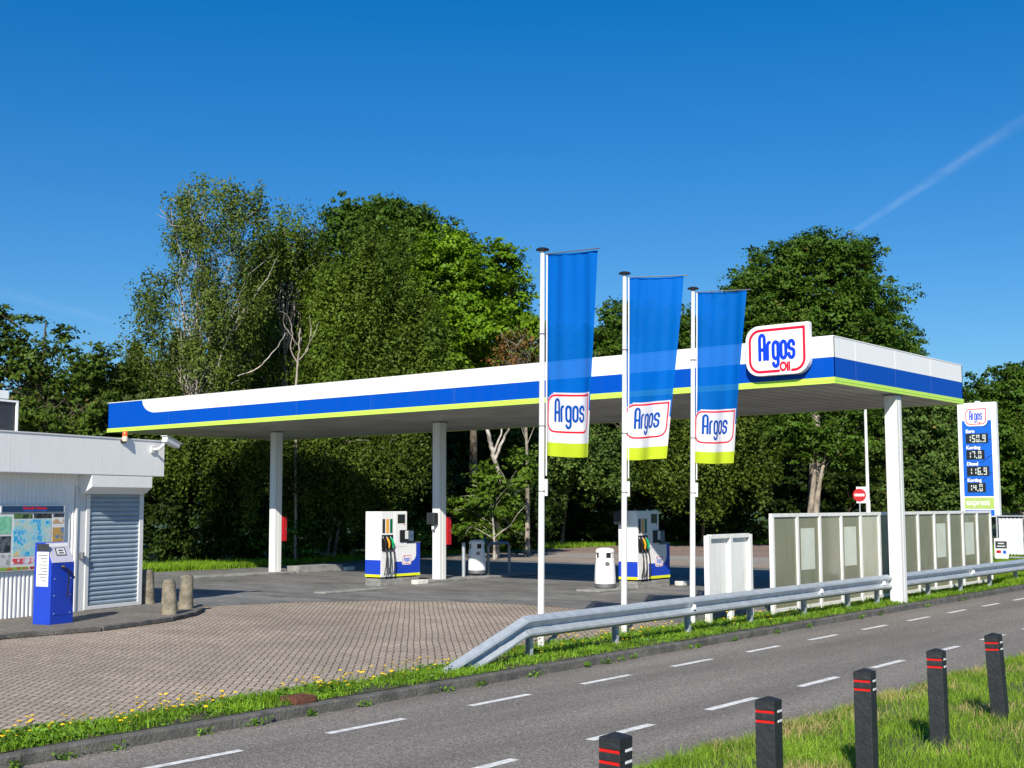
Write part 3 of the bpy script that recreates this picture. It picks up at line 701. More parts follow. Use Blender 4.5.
# main logo sign on the fascia
lg = thing('canopy_sign', (-11.93, CY-.012, 5.19), 0, 'white logo board with red outline and blue lettering fixed to the canopy front', 'sign')
oP = lambda off: (lambda a, b, l=0: (a, -off-l, b))
mb = MB().prism(rrect(-.70, -.50, .70, .52, .30), oP(.05), oP(.20)); mb.build('panel', M['sign_white'], lg, .01)
mb = MB().box(-.5, -.42, -.05, .0, -.3, .3).box(.42, .5, -.05, .0, -.3, .3); mb.build('bracket', M['dull_steel'], lg)
def logo(parent, fn, W_, Hh, oil, mats, wt=.060, ow=.045):
    """outline W_ x Hh centred on the origin"""
    w = W_/2; h = Hh/2; r = .27*Hh; sw = ow*W_
    p = rrect(-w, -h, w, h, r)
    if oil:
        g0, g1 = .035*W_, .275*W_
        q = [(g0, -h), (-w+r, -h)] + list(reversed(arc(-w+r, -h+r, r, r, 180, 270, 8)))[1:] + list(reversed(arc(-w+r, h-r, r, r, 90, 180, 8))) + [(w, h)]
        q2 = list(reversed(arc(w-r, -h+r, r, r, 270, 360, 8))) + [(g1, -h)]
        mesh_strokes([q+q2], sw, fn, 'red_outline', mats[1], parent, .03)
    else: mesh_strokes([p], sw, fn, 'red_outline', mats[1], parent, .03, True)
    ls, lw = letters(); sc = .63*W_/lw; scv = Hh*.40
    x0 = -.63*W_/2 - (.0*W_); y0 = -.20*Hh
    L2 = [[(x0+q_[0]*sc, y0+q_[1]*scv) if q_ != 'c' else 'c' for q_ in q] for q in ls]
    mesh_strokes(L2, wt*W_, fn, 'lettering', mats[0], parent, .02)
logo(lg, lambda a, b, l=0: (a, -.203-l, b), 1.20, .84, True, (M['logo_blue'], M['logo_red']))
text('Oil', .25, M['logo_red'], 'small_lettering', lg, (.060, -.205, -.42), (math.pi/2, 0, 0), .012, .74, .003)

# ------------------------------------------------------------------ flagpoles and flags
def flag(px, py, phi0, phi1, shift, label_p, label_f, seed, tilt=0., bar=0.):
    p = thing('flagpole', (px, py, 0), 0, label_p, 'flagpole', 'white flagpoles behind the guard rail'); p.rotation_euler = (tilt*math.sin(YAW), tilt*math.cos(YAW), 0)
    mb = MB(); mb.tube([(0, 0, -.05), (0, 0, 2), (0, 0, 4), (0, 0, 5.97)], [.052, .047, .041, .034], 20); mb.build('pole', M['white'], p, smooth=True)
    mb = MB(); mb.lathe([(.035, 5.972), (.10, 5.985), (.105, 6.0), (.07, 6.02), (.02, 6.03)], 20); mb.build('cap', M['black'], p)
    Rv = Vector((math.cos(YAW), -math.sin(YAW), 0)); Fv = Vector((math.sin(YAW), math.cos(YAW), 0))
    d0 = Rv*math.cos(phi0) - Fv*math.sin(phi0)
    mb = MB(); a = Rv*.07; mb.tube([a+Vector((0, 0, 5.93)), a+Vector((0, 0, 2.55))], .012, 8)
    mb.build('rope_sleeve', M['white'], p, smooth=True)
    MB().tube([Rv*.05+Vector((0, 0, 5.93)), Rv*.02+d0*1.04+Vector((0, 0, 5.94+bar))], .009, 8).build('swing_arm', M['dull_steel'], p, smooth=True)
    mb = MB(); mb.tube([a+Vector((0, 0, 2.5)), a+Vector((0, 0, 2.25))], .026, 10); mb.build('weight', M['white'], p, smooth=True)
    for z in (2.32, 3.3, 4.7):
        mb = MB(); mb.tube([Vector((.052*math.cos(t), .052*math.sin(t), z)) for t in np.linspace(0, 2*math.pi, 12)] + [a+Vector((0, 0, z))], .006, 6)
        mb.build('ring', M['dull_steel'], p)
    rs = np.random.default_rng(seed); ph = rs.uniform(0, 6, 6)
    f = bpy.data.objects.new('flag', None)
    Wf, Hf = .90, 3.07
    def cl(x, y, lift=0):
        """x across 0..Wf, y down 0..Hf"""
        t = y/Hf; s = x/Wf
        phi = phi0 + (phi1-phi0)*t**.8
        d = Rv*math.cos(phi) - Fv*math.sin(phi); nn = -(Fv*math.cos(phi)) - Rv*math.sin(phi)
        amp = .016+.040*t
        wv = amp*math.sin(6.5*s+ph[0]+1.6*t) + .45*amp*math.sin(13*s+ph[1]-2.*t) + (.006+.006*(1-t))*math.sin(24*s*(1-.3*t)+ph[2]+3*t)
        sag = .012*math.sin(math.pi*s)
        return Rv*(.085 - shift*t) + Fv*(.05*min(1, t*3)) + d*x*(1-.03*t) + nn*(wv*min(1, s*6+.1)+lift) + Vector((0, 0, 5.925 - y - sag + bar*s))
    nxs, nys = 36, 90; V = []; Fq = []; mi = []
    for j in range(nys+1):
        for i in range(nxs+1): V.append(cl(Wf*i/nxs, Hf*j/nys))
    for j in range(nys):
        for i in range(nxs):
            k = j*(nxs+1)+i; Fq.append((k, k+1, k+nxs+2, k+nxs+1)); t = (j+.5)/nys; mi.append(0 if t < .775 else (1 if t < .935 else 2))
    f = np_mesh('flag', V, Fq, [M['flag_blue'], M['flag_white'], M['flag_lime']], None, mi); f.location = (px, py, 0); f.rotation_euler = p.rotation_euler
    f.data.polygons.foreach_set('use_smooth', [True]*len(f.data.polygons))
    tag(f, label_f, 'flag', 'blue banner flags on the poles')
    cxm, cym = Wf*.49, Hf*.79
    fn = lambda a, b, l=0: cl(cxm+a, cym-b, .004+l)
    # white plate of the emblem, as fine cells so that it follows the folds
    mb = MB(); w2, h2 = .435, .315; n_ = 26
    def inside(x, y):
        r = .2; ax, ay = abs(x), abs(y)
        if x > 0 and y > 0: return True
        if ax > w2-r and ay > h2-r: return math.hypot(ax-(w2-r), ay-(h2-r)) < r
        return True
    for jj in range(n_):
        for ii in range(n_):
            xa, xb = -w2+2*w2*ii/n_, -w2+2*w2*(ii+1)/n_; ya, yb = -h2+2*h2*jj/n_, -h2+2*h2*(jj+1)/n_
            if inside((xa+xb)/2, (ya+yb)/2): mb.add([cl(cxm+q[0], cym-q[1], .003) for q in ((xa, ya), (xb, ya), (xb, yb), (xa, yb))], [(0, 1, 2, 3)])
    mb.build('emblem_ground', M['flag_white'], f, fix=False)
    logo(f, lambda a, b, l=0: cl(cxm+a, cym-b, .0065+l), .80, .55, False, (M['flag_ink'], M['flag_red']), .046, .033)
    mb = MB(); mb.tube([cl(Wf*i/12, .012, 0) for i in range(13)], .014, 6); mb.build('top_hem', M['flag_blue'], f)
flag(-11.815, 15.12, math.radians(38), math.radians(44), .0, 'near left flagpole with the lowest rail crossing at its foot', 'leftmost blue banner flag with white emblem field and lime hem', 4, .010, -.045)
flag(-12.005, 17.58, math.radians(6), math.radians(42), .10, 'flagpole in the middle of the three, standing before the far fuel pump', 'middle blue banner, drawn narrower towards its lime hem', 2, .014, .015)
flag(-11.94, 19.62, math.radians(24), math.radians(44), .06, 'rightmost flagpole, beside the low two-panel white screen', 'rightmost and smallest looking blue banner, nearest the canopy sign', 3, .019, -.015)

# ------------------------------------------------------------------ screens
def screen(label, x, y0, y1, posts, z1, glassm, notes=(), foot=.0, cat='glass screen', bottom=.06, slope=-.012):
    t = thing('wind_screen', (x, y0, 0), math.atan(-slope)*1., label, cat, None)
    L_ = y1-y0; w = .035
    mb = MB(); mb.box(-w, w, -.04, L_+.04, z1-.07, z1); mb.build('top_rail', M['white_dirty'], t, .005)
    mb = MB(); mb.box(-w+.003, w-.003, -.03, L_+.03, bottom, bottom+.07); mb.build('bottom_rail', M['white_dirty'], t, .005)
    ps = [y0]+list(posts)+[y1]
    for p in ps: MB().box(-w-.004, w+.004, p-y0-.042, p-y0+.042, foot-.05, z1-.071).build('post', M['white_dirty'], t, .005)
    for i, (a, b) in enumerate(zip(ps[:-1], ps[1:])):
        MB().box(-.006, .006, a-y0+.043, b-y0-.043, bottom+.071, z1-.071).build('glass_pane', glassm[i % len(glassm)], t)
        if i in notes:
            m_ = (a+b)/2-y0; q = (b-a)*.30; MB().box(.0075, .010, m_-q-.03, m_+q-.03, z1-1.12, z1-.30).build('notice_sheet', M['poster'], t)
    return t
screen('long dusty glass screen left of the near canopy column, two pale sheets stuck inside it', -11.66, 22.1, 27.75, (23.15, 24.17, 25.2, 26.2, 27.2), 1.935, [M['glass'], M['glass'], M['glass'], M['glass'], M['glass_pale'], M['glass']], (1, 3))
screen('dusty glass screen right of the near canopy column, six tall panes', -11.70, 28.35, 34.55, (29.4, 30.45, 31.45, 32.42, 33.5), 1.935, [M['glass']], (2, 4))
t = thing('panel_screen', (-11.76, 19.88, 0), .02, 'low white two-panel screen with green stains between flagpole and glass screen', 'screen')
for p in (0, .80, 1.56): MB().box(-.05, .05, p-.05, p+.05, -.05, 1.56).build('post', M['white_dirty'], t, .006)
MB().box(-.048, .048, .052, 1.508, 1.50, 1.575).build('top_rail', M['white_dirty'], t, .005)
MB().box(-.03, .03, .052, 1.508, .22, .28).build('bottom_rail', M['white_dirty'], t, .005)
for a in (.052, .852): MB().box(-.03, -.018, a, a+.656, .282, 1.498).build('panel', M['white_dirty'], t)

# ------------------------------------------------------------------ islands, pumps, bins
def slab(name, label, cat, x0, x1, y0, y1, z, m='kerb_light', bev=.015):
    return tag(MB().box(-(x1-x0)/2, (x1-x0)/2, -(y1-y0)/2, (y1-y0)/2, 0.001, z).build(name, M[m], None, bev, loc=((x0+x1)/2, (y0+y1)/2, .003)), label, cat)
slab('pump_island', 'low kerb island under the leftmost canopy column', 'island', -31.62, -31.02, 23.2, 27.15, .07)
slab('pump_plinth', 'empty concrete pump plinth beside the leftmost column', 'plinth', -31.55, -30.95, 27.2, 29.1, .22)
slab('pump_island', 'low kerb island under the second column, posts and bin on it', 'island', -24.85, -24.15, 25.75, 30.9, .07)
slab('pump_island', 'low kerb island in front of the far fuel pump', 'island', -18.75, -18.05, 25.4, 27.0, .06)
slab('kerb_block', 'flat pale kerb slab lying on the grey paving before the near pump', 'kerb block', -23.45, -23.05, 21.1, 23.2, .05)
for x, y, lb in ((-23.95, 25.35, 'small white end stone in front of the second canopy column'), (-31.0, 29.35, 'small white end stone right of the empty plinth'), (-17.95, 29.05, 'small white end stone right of the far pump')):
    tag(MB().box(-.12, .12, -.22, .22, 0, .12).build('end_stone', M['white_stone'], None, .02, loc=(x, y, .003)), lb, 'end stone', 'white end stones of the pump islands')
def make_pump():
    t = thing('fuel_pump', (0, 0, 0), 0, 'x', 'fuel pump', 'fuel pumps under the canopy')
    w = .29; f = w
    pl = MB()
    for (a, b) in ((0, .47), (.476, .95), (.956, 1.5)): pl.box(-w+.01, w-.01, a, b, 0, .10)
    for (a, b) in ((0, .25), (.256, .71), (.716, 1.2), (1.206, 1.5)): pl.box(-w+.01, w-.01, a, b, .103, .19)
    pl.build('plinth', M['kerb_light'], t, .006)
    MB().box(-w, w, .0, .99, .23, 1.96).build('cabinet', M['sign_white'], t, .012)
    MB().box(-w+.03, w-.03, .03, 1.40, .191, .229).build('toe_recess', M['black'], t)
    MB().box(-w, w-.002, .995, 1.52, .23, 1.10).build('low_cabinet', M['machine_blue'], t, .012)
    MB().box(-w-.006, w+.004, .993, 1.53, 1.101, 1.135).build('worktop', M['dull_steel'], t, .006)
    # side bands
    MB().box(-w+.001, w-.001, -.004, -.001, .30, .68).build('blue_side_band', M['machine_blue'], t)
    MB().box(-w+.001, w-.001, -.005, -.001, .232, .298).build('yellow_side_band', M['yellow'], t)
    # front, hose bay
    MB().box(f+.001, f+.004, .02, .50, .235, .55).build('hose_panel', M['sign_white'], t)
    MB().box(f+.001, f+.006, .03, .46, 1.02, 1.34).build('nozzle_bay', M['black'], t)
    MB().box(f+.001, f+.03, .04, .45, .92, 1.02).build('nozzle_shelf', M['black'], t)
    for i, mm in enumerate(('ink', 'orange_strip', 'green_strip')):
        MB().box(f+.001, f+.005, .06+i*.14, .155+i*.14, 1.39, 1.76).build('fuel_label', M[mm], t)
    for i, (mm, yy) in enumerate((('black', .10), ('orange_strip', .235), ('green_grip', .38))):
        MB().tube([(f+.03, yy-.03, 1.27), (f+.06, yy, 1.19), (f+.075, yy+.02, 1.10), (f+.05, yy+.03, 1.0)], [.018, .03, .028, .02], 8).build('nozzle', M[mm], t, smooth=True)
        MB().tube([(f+.05, yy+.03, 1.0), (f+.10, yy+.03, .8), (f+.11, yy-.01+.03*i, .5), (f+.07, yy-.03+.03*i, .28), (f+.10, yy+.03, .33), (f+.09, yy+.06, .6), (f+.05, yy+.07, .95), (f+.01, yy+.06, 1.02)], .014, 6).build('hose', M['black'], t, smooth=True)
        MB().tube([(f+.02, yy-.045, 1.30), (f+.035, yy-.035, 1.25)], .012, 6).build('spout', M['steel'], t)
    # display head
    hd = MB().box(f+.001, f+.012, .52, .98, 1.02, 1.94).build('display_head', M['sign_white'], t, .004)
    MB().box(f+.0125, f+.018, .62, .90, 1.64, 1.88).build('display', M['lens_dark'], hd)
    MB().box(f+.0125, f+.018, .85, .90, 1.59, 1.615).build('stop_button', M['red_refl'], hd)
    tm = MB().box(f-.12, f+.04, .70, 1.22, 1.136, 1.46).build('card_terminal', M['black'], t, .01)
    MB().box(f+.041, f+.046, .88, 1.0, 1.22, 1.44).build('keypad', M['paper'], tm)
    MB().box(f+.041, f+.046, 1.02, 1.20, 1.17, 1.43).build('terminal_screen', mat('terminal_glass', (.12, .18, .28), .2, .3, 12.), tm)
    # low cabinet livery: white field with rounded corner, yellow stripe, emblem
    poly = [(.505, 1.09), (.505, .62)] + arc(1.17, .82, .18, .20, 270, 360, 8) + [(1.35, 1.09)]
    MB().prism(poly, lambda a, b: (f+.001, a, b), lambda a, b: (f+.005, a, b)).build('white_field', M['sign_white'], t)
    MB().box(f+.001, f+.004, .502, .995, .30, .62).build('blue_panel', M['machine_blue'], t)
    MB().box(f+.001, f+.0045, .502, 1.51, .232, .299).build('yellow_front_band', M['yellow'], t)
    MB().prism(rrect(.80, .53, 1.16, .80, .06), lambda a, b: (f+.0055, a, b), lambda a, b: (f+.009, a, b)).build('emblem_plate', M['sign_white'], t)
    logo(t, lambda a, b, l=0: (f+.0105+l, .98+a, .665+b), .32, .22, False, (M['logo_blue'], M['logo_red']), .040)
    return t
p0 = make_pump(); p0.location = (-24.46, 24.08, .004); p0['label'] = 'near white and blue fuel pump with three hoses left of the second column'
p1 = copy_tree(p0); p1.location = (-18.32, 27.05, .004); p1['label'] = 'far white and blue fuel pump behind the middle flagpole, beside a white bin'
def make_bin():
    t = thing('litter_bin', (0, 0, 0), 0, 'x', 'litter bin', 'white litter bins by the pumps')
    MB().lathe([(.20, .06), (.235, .08), (.24, .17)], 28).build('base_ring', M['dull_steel'], t, smooth=True)
    for a in (0, 2.1, 4.2): MB().tube([(.14*math.cos(a), .14*math.sin(a), 0), (.14*math.cos(a), .14*math.sin(a), .08)], .03, 8).build('foot', M['dull_steel'], t)
    MB().lathe([(.238, .171), (.24, .30), (.228, .60), (.205, .80)], 28).build('body', M['sign_white'], t, smooth=True)
    MB().lathe([(.17, .80), (.17, .93)], 20).build('slot_liner', M['black'], t)
    mb = MB()
    for a in range(4):
        aa = a*math.pi/2+.3; pts = [(.2*math.cos(aa+q), .2*math.sin(aa+q)) for q in np.linspace(-.45, .45, 6)]
        mb.prism(pts + [(x*.92, y*.92) for x, y in reversed(pts)], lambda x, y: (x, y, .801), lambda x, y: (x, y, .928))
    mb.build('lid_support', M['sign_white'], t)
    MB().lathe([(.21, .93), (.215, .95), (.21, .99), (.18, 1.03), (.10, 1.05), (.02, 1.055)], 28).build('lid', M['sign_white'], t, smooth=True)
    MB().lathe([(.001, 0), (.055, 0), (.055, .006)], 12).build('badge', M['dull_steel'], t).rotation_euler = (math.pi/2, 0, .9)
    for k in kids(t):
        if k.name.startswith('badge'): k.location = (.17, -.15, .66)
    return t
bn = make_bin(); bn.scale = (1.1, 1.1, 1); bn.location = (-24.72, 28.6, .06); bn['label'] = 'white litter bin between the steel post and the hoop barrier, half in shade'
b2 = copy_tree(bn); b2.location = (-18.45, 26.22, .004); b2['label'] = 'white litter bin with dark base standing left of the far fuel pump'
tag(MB().tube([(0, 0, 0), (0, 0, .96)], .05, 14).lathe([(.05, .961), (.03, .985), (.005, .99)], 14).build('steel_post', M['steel'], None, smooth=True, loc=(-24.62, 27.9, .07)), 'single pale steel post on the island right of the second column', 'post')
tag(MB().tube([(0, 0, 0), (0, 0, .9)], .045, 14).build('dark_post', M['dull_steel'], None, smooth=True, loc=(-24.52, 26.98, .07)), 'dark post close behind the second canopy column', 'post')
hp = [(0, 0, 0), (0, 0, .78)] + [(0, .14-.14*math.cos(t), .78+.14*math.sin(t)) for t in np.linspace(.2, 1.57, 6)] + [(0, .84+.14*math.sin(t), .78+.14*math.cos(t)) for t in np.linspace(0.1, 1.37, 6)] + [(0, .98, .78), (0, .98, 0)]
tag(MB().tube(hp, .045, 12).build('hoop_barrier', M['dull_steel'], None, smooth=True, loc=(-24.62, 29.0, .07)), 'dull steel hoop barrier right of the shaded white bin', 'barrier')
for x, lb in ((-24.34, 'red extinguisher cabinet on the back of the second column'), (-31.33, 'red extinguisher cabinet on the back of the leftmost column')):
    t = thing('extinguisher_cabinet', (x+.02, 26.72, 1.02), 0, lb, 'extinguisher cabinet', 'red cabinets on the canopy columns')
    MB().box(-.14, .14, 0, .17, 0, .78).build('box', M['red'], t, .012)
    MB().box(.141, .146, .02, .15, .05, .73).build('door', M['red'], t, .002)
    MB().box(.1465, .16, .12, .14, .36, .42).build('latch', M['dull_steel'], t)
for (x, y, lb) in ((-24.34+.05, 26.395, 'dark paper towel dispenser on the front of the second column'),):
    t = thing('towel_dispenser', (x, y, 1.58), 0, lb, 'dispenser')
    MB().box(-.24, .06, -.18, 0, 0, .34).build('housing', M['charcoal'], t, .03)
    MB().prism([(-.1, -.02), (0, -.02), (-.01, -.14), (-.06, -.1), (-.09, -.15)], lambda a, b: (a, -.11, b), lambda a, b: (a, -.105, b)).build('paper_sheet', M['paper'], t)
t = thing('towel_dispenser', (-18.50, 26.96, 1.62), 0, 'dark dispenser box at the left side of the far pump, behind the flagpole', 'dispenser')
MB().box(-.14, .16, -.09, .08, 0, .34).build('housing', M['charcoal'], t, .03)

# ------------------------------------------------------------------ kiosk
KA = math.radians(103.77); KP = (-23.05, 15.91)
kio = thing('kiosk', (*KP, 0), KA, 'low white station kiosk with ribbed walls and deep flat fascia', 'kiosk')
KL, KD, WZ = 10.5, 4.2, 2.75
mb = MB(); pts = []; x = -KL
while x < -1.70:
    pts += [(x, 0), (x+.02, -.02), (x+.05, -.02), (x+.07, 0)]; x += .10
pts.append((-1.64, 0))
outline = pts + [(-1.64, .10), (-KL, .10)]
MB().prism(outline, lambda a, b: (a, b, .06), lambda a, b: (a, b, WZ)).build('ribbed_wall', M['kiosk_white'], kio)
MB().box(-.04, .0, .002, KD, .06, WZ).box(-KL, -.04, KD-.1, KD, .06, WZ).build('side_wall', M['kiosk_white'], kio)
MB().box(-1.64, -.02, .05, .12, 2.36, WZ).build('lintel', M['kiosk_white'], kio)
fa = MB().box(-KL-.3, .25, -.36, KD+.3, 2.74, 3.50).build('fascia', M['kiosk_white'], kio, .012)
mb = MB()
for x in (-1.62-2.32*i for i in range(4)): mb.box(x, x+.006, -.3625, -.3605, 2.76, 3.48)
mb.box(-KL-.3, .25, -.375, -.3605, 3.475, 3.50)
mb.build('joint_strip', M['white'], fa)
# door: white frame, roller shutter, hood
fr = MB().box(-1.64, -1.54, -.05, .04, .08, 2.36).box(-.115, .0, -.05, .04, .08, 2.36).box(-1.54, -.115, -.05, .04, .08, .155).build('door_frame', M['white'], kio, .006)
mb = MB(); z = .16
prof = []
while z < 2.34:
    prof += [(0, z), (-.028, z+.018), (-.034, z+.05), (-.006, z+.088)]; z += .093
prof.append((0, 2.34)); poly = prof + [(.02, 2.34), (.02, .16)]
MB().prism(poly, lambda a, b: (-1.538, a, b), lambda a, b: (-.117, a, b)).build('roller_shutter', M['shutter'], kio)
MB().prism([(-.352, 2.735), (-.352, 2.50), (-.13, 2.365), (.03, 2.365), (.03, 2.735)], lambda a, b: (-1.84, a, b), lambda a, b: (-.10, a, b)).build('shutter_hood', M['kiosk_white'], kio, .008)
MB().tube([(.08, -.12, 2.72), (.08, -.12, 2.55), (.02, -.05, 2.42)], .05, 8).build('drain_elbow', M['kiosk_white'], kio, smooth=True)
MB().box(-1.93, -1.88, -.06, .0, .06, 2.5).build('corner_trim', M['white'], kio, .004)
MB().box(-1.87, -1.65, -.03, -.001, .06, 2.5).build('flat_panel', M['white'], kio)
MB().tube([(-1.78, -.10, 1.1), (-1.78, -.10, 1.22)], .045, 12).box(-1.81, -1.75, -.10, -.031, 1.10, 1.2).build('lock_box', M['dull_steel'], kio)
def kw(u, off, z): # kiosk local -> world
    c, s = math.cos(KA), math.sin(KA); y = -off; return (KP[0]+u*c-y*s, KP[1]+u*s+y*c, z)
# beacon
t = thing('beacon_lamp', kw(-1.02, .40, 3.43), KA, 'small orange-topped beacon on the kiosk fascia edge', 'beacon')
MB().box(-.06, .06, .0, .04, -.03, .03).tube([(0, -.02, -.01), (0, -.0, .02)], .04, 10).build('bracket', M['black'], t)
MB().lathe([(.055, .0), (.06, .02), (.055, .10)], 16, (0, -.02)).build('base', M['cream'], t, smooth=True)
MB().lathe([(.052, .101), (.052, .18), (.035, .21), (.005, .215)], 16, (0, -.02)).build('lens', M['orange'], t, smooth=True)
# camera
t = thing('security_camera', kw(-.14, .37, 3.30), KA, 'white security camera on a bracket at the kiosk fascia corner', 'security camera')
MB().box(-.07, .07, -.03, .0, -.07, .07).build('wall_plate', M['white'], t, .005)
MB().tube([(0, -.03, 0), (.02, -.16, .01), (.10, -.22, .11)], .03, 10).build('arm', M['white'], t, smooth=True)
o = MB().box(-.23, .27, -.065, .065, -.05, .06).build('housing', M['white'], t, .012); o.location = (.27, -.24, .15); o.rotation_euler = (0, .24, .12)
o2 = MB().box(-.27, .36, -.08, .08, .062, .075).build('sun_shield', M['white'], o, .004)
MB().box(.2705, .275, -.045, .045, -.035, .04).build('lens_window', M['lens_dark'], o)
# rooftop screen
t = thing('rooftop_panel', kw(-2.5, -1., 3.50), KA, 'dark framed panel standing on the kiosk roof at the left edge', 'panel')
MB().box(-2.2, -.05, .0, .05, .02, .66).build('dark_board', M['ink'], t)
MB().box(-2.3, .0, -.03, .06, .665, .70).box(-.045, .0, -.03, .06, .0, .664).build('frame', M['kiosk_white'], t)
tag(MB().box(-.45, .0, 0, .3, 0, .16).box(-.4, -.05, .05, .25, -.02, .0).build('vent_box', M['kiosk_white'], None, .01), 'small pale box on top of the dark rooftop panel', 'vent box')
vb = bpy.data.objects['vent_box']; vb.location = kw(-2.72, -1.0, 4.22); vb.rotation_euler = (0, 0, KA)
# poster board
t = thing('map_board', kw(-3.0, .035, 0), KA, 'tourist map board with coloured adverts on the ribbed kiosk wall', 'notice board')
MB().box(-1.25, .77, -.03, .0, .93, 2.0).build('board', M['paper'], t, .004)
hb = MB().box(-.84, .755, -.045, .0, 2.002, 2.15).build('header', M['white'], t, .01)
MB().box(-.80, .71, -.049, -.0455, 2.02, 2.132).build('header_band', mat('navy_band', (.012, .05, .13), .5, .05), hb)
text('Ronde Venen', .085, M['logo_red'], 'header_lettering', hb, (-.30, -.0495, 2.065), (math.pi/2, 0, 0), .002, 1.25, .0006)
MB().box(-.30, .28, -.052, -.0492, 2.034, 2.052).build('header_rule', M['sign_blue'], hb)
def mapmat():
    m = bpy.data.materials.new('printed_map'); m.use_nodes = True; N = m.node_tree.nodes; L = m.node_tree.links; b = N['Principled BSDF']; b.inputs['Roughness'].default_value = .4
    tc = N.new('ShaderNodeTexCoord'); n = N.new('ShaderNodeTexNoise'); n.inputs['Scale'].default_value = 3.4; n.inputs['Detail'].default_value = 6; L.new(tc.outputs['Object'], n.inputs['Vector'])
    r = N.new('ShaderNodeValToRGB'); r.color_ramp.interpolation = 'CONSTANT'; e = r.color_ramp.elements; e[0].color = (.02, .42, .75, 1); e[1].position = .47; e[1].color = (.30, .62, .72, 1)
    q = e.new(.545); q.color = (.36, .62, .42, 1); q = e.new(.56); q.color = (.45, .63, .66, 1); q = e.new(.62); q.color = (.78, .56, .22, 1)
    L.new(n.outputs['Fac'], r.inputs[0])
    v = N.new('ShaderNodeTexVoronoi'); v.feature = 'DISTANCE_TO_EDGE'; v.inputs['Scale'].default_value = 9; L.new(tc.outputs['Object'], v.inputs['Vector'])
    lt = math_node(N, L, 'LESS_THAN', v.outputs['Distance'], .018); mx = N.new('ShaderNodeMix'); mx.data_type = 'RGBA'; mx.inputs['B'].default_value = (.75, .73, .62, 1)
    L.new(lt, mx.inputs['Factor']); L.new(r.outputs[0], mx.inputs['A']); L.new(mx.outputs['Result'], b.inputs['Base Color']); return m
MB().box(-.50, .42, -.034, -.0305, 1.20, 1.88).build('map_print', mapmat(), t)
def picmat(nm, a, b_, s):
    m = mat(nm, a, .45, 0, s, col2=b_, detail=6.); r = [n for n in m.node_tree.nodes if n.type == 'VALTORGB'][0]
    r.color_ramp.elements[0].position = .44; r.color_ramp.elements[1].position = .54; return m
ads = [(-1.2, -.86, 1.5, 1.97, (.22, .60, .36), (.05, .3, .12)), (-.84, -.56, 1.62, 1.94, (.28, .66, .42), (.18, .55, .34)), (-.84, -.56, 1.28, 1.58, (.02, .025, .03), (.12, .14, .16)), (-.84, -.56, 1.02, 1.24, (.62, .62, .6), (.3, .3, .3)),
       (-.50, -.06, 1.90, 1.985, (.10, .20, .05), (.01, .015, .01)), (-.02, .42, 1.90, 1.985, (.012, .014, .016), (.08, .08, .08)), (.46, .74, 1.92, 1.985, (.03, .03, .04), (.2, .2, .25)), (.46, .74, 1.80, 1.88, (.6, .35, .18), (.75, .75, .72)),
       (.46, .74, 1.38, 1.72, (.55, .33, .08), (.1, .22, .4)), (-.84, -.28, .95, 1.00, (.2, .4, .05), (.5, .1, .03)), (-.84, -.12, .955, 1.005, (.25, .45, .06), (.5, .12, .03)), (-.08, .70, .955, 1.0, (.65, .04, .02), (.05, .02, .02)), (-.50, .30, 1.06, 1.16, (.7, .08, .1), (.72, .74, .8)), (.34, .70, 1.06, 1.18, (.16, .2, .26), (.5, .5, .5)), (-1.2, -.9, .95, 1.45, (.2, .3, .1), (.5, .4, .3))]
for i, (a, b_, c, d_, c1, c2) in enumerate(ads):
    MB().box(a, b_, -.034-.0002*(i % 3), -.0305, c, d_).build('advert', picmat('advert_print', c1, c2, 9.), t)
# kiosk pavement and its stones
pp = [(-11, -2.3), (-5.7, -2.25), (-4.1, -2.75), (-2.2, -2.62), (-1.1, -2.25), (-.3, -1.78), (.45, -1.15), (.80, -.66), (.85, -.2), (.75, .4), (.5, 4.6), (-11, 4.6)]
pw = [kw(a, -b, 0)[:2] for a, b in pp]
tag(MB().prism(pw, lambda a, b: (a, b, .0045), lambda a, b: (a, b, .075)).build('kiosk_pavement', M['path']), kind='structure')
mb = MB()                                              # its edging stones
def inset(p, k):
    return [(x+(math.copysign(0, x)), y) for x, y in p]
edge = pp[0:11]
for (a, b) in zip(edge[:-1], edge[1:]):
    n = max(1, round(math.dist(a, b)/1.0))
    for i in range(n):
        q0 = (a[0]+(b[0]-a[0])*i/n, a[1]+(b[1]-a[1])*i/n); q1 = (a[0]+(b[0]-a[0])*(i+1)/n, a[1]+(b[1]-a[1])*(i+1)/n)
        d = math.dist(q0, q1); tx, ty = (q1[0]-q0[0])/d, (q1[1]-q0[1])/d; nx, ny = ty, -tx
        g_ = .004; q0 = (q0[0]+tx*g_, q0[1]+ty*g_); q1 = (q1[0]-tx*g_, q1[1]-ty*g_)
        quad = [(q0[0]+nx*.10, q0[1]+ny*.10), (q1[0]+nx*.10, q1[1]+ny*.10), (q1[0]-nx*.02, q1[1]-ny*.02), (q0[0]-nx*.02, q0[1]-ny*.02)]
        zt = .085+random.uniform(-.004, .004)
        mb.prism([kw(a_, -b_, 0)[:2] for a_, b_ in quad], lambda a_, b_: (a_, b_, .0048), lambda a_, b_, zt=zt: (a_, b_, zt))
tag(mb.build('pavement_edging', M['kerb'], None, .012), kind='structure')
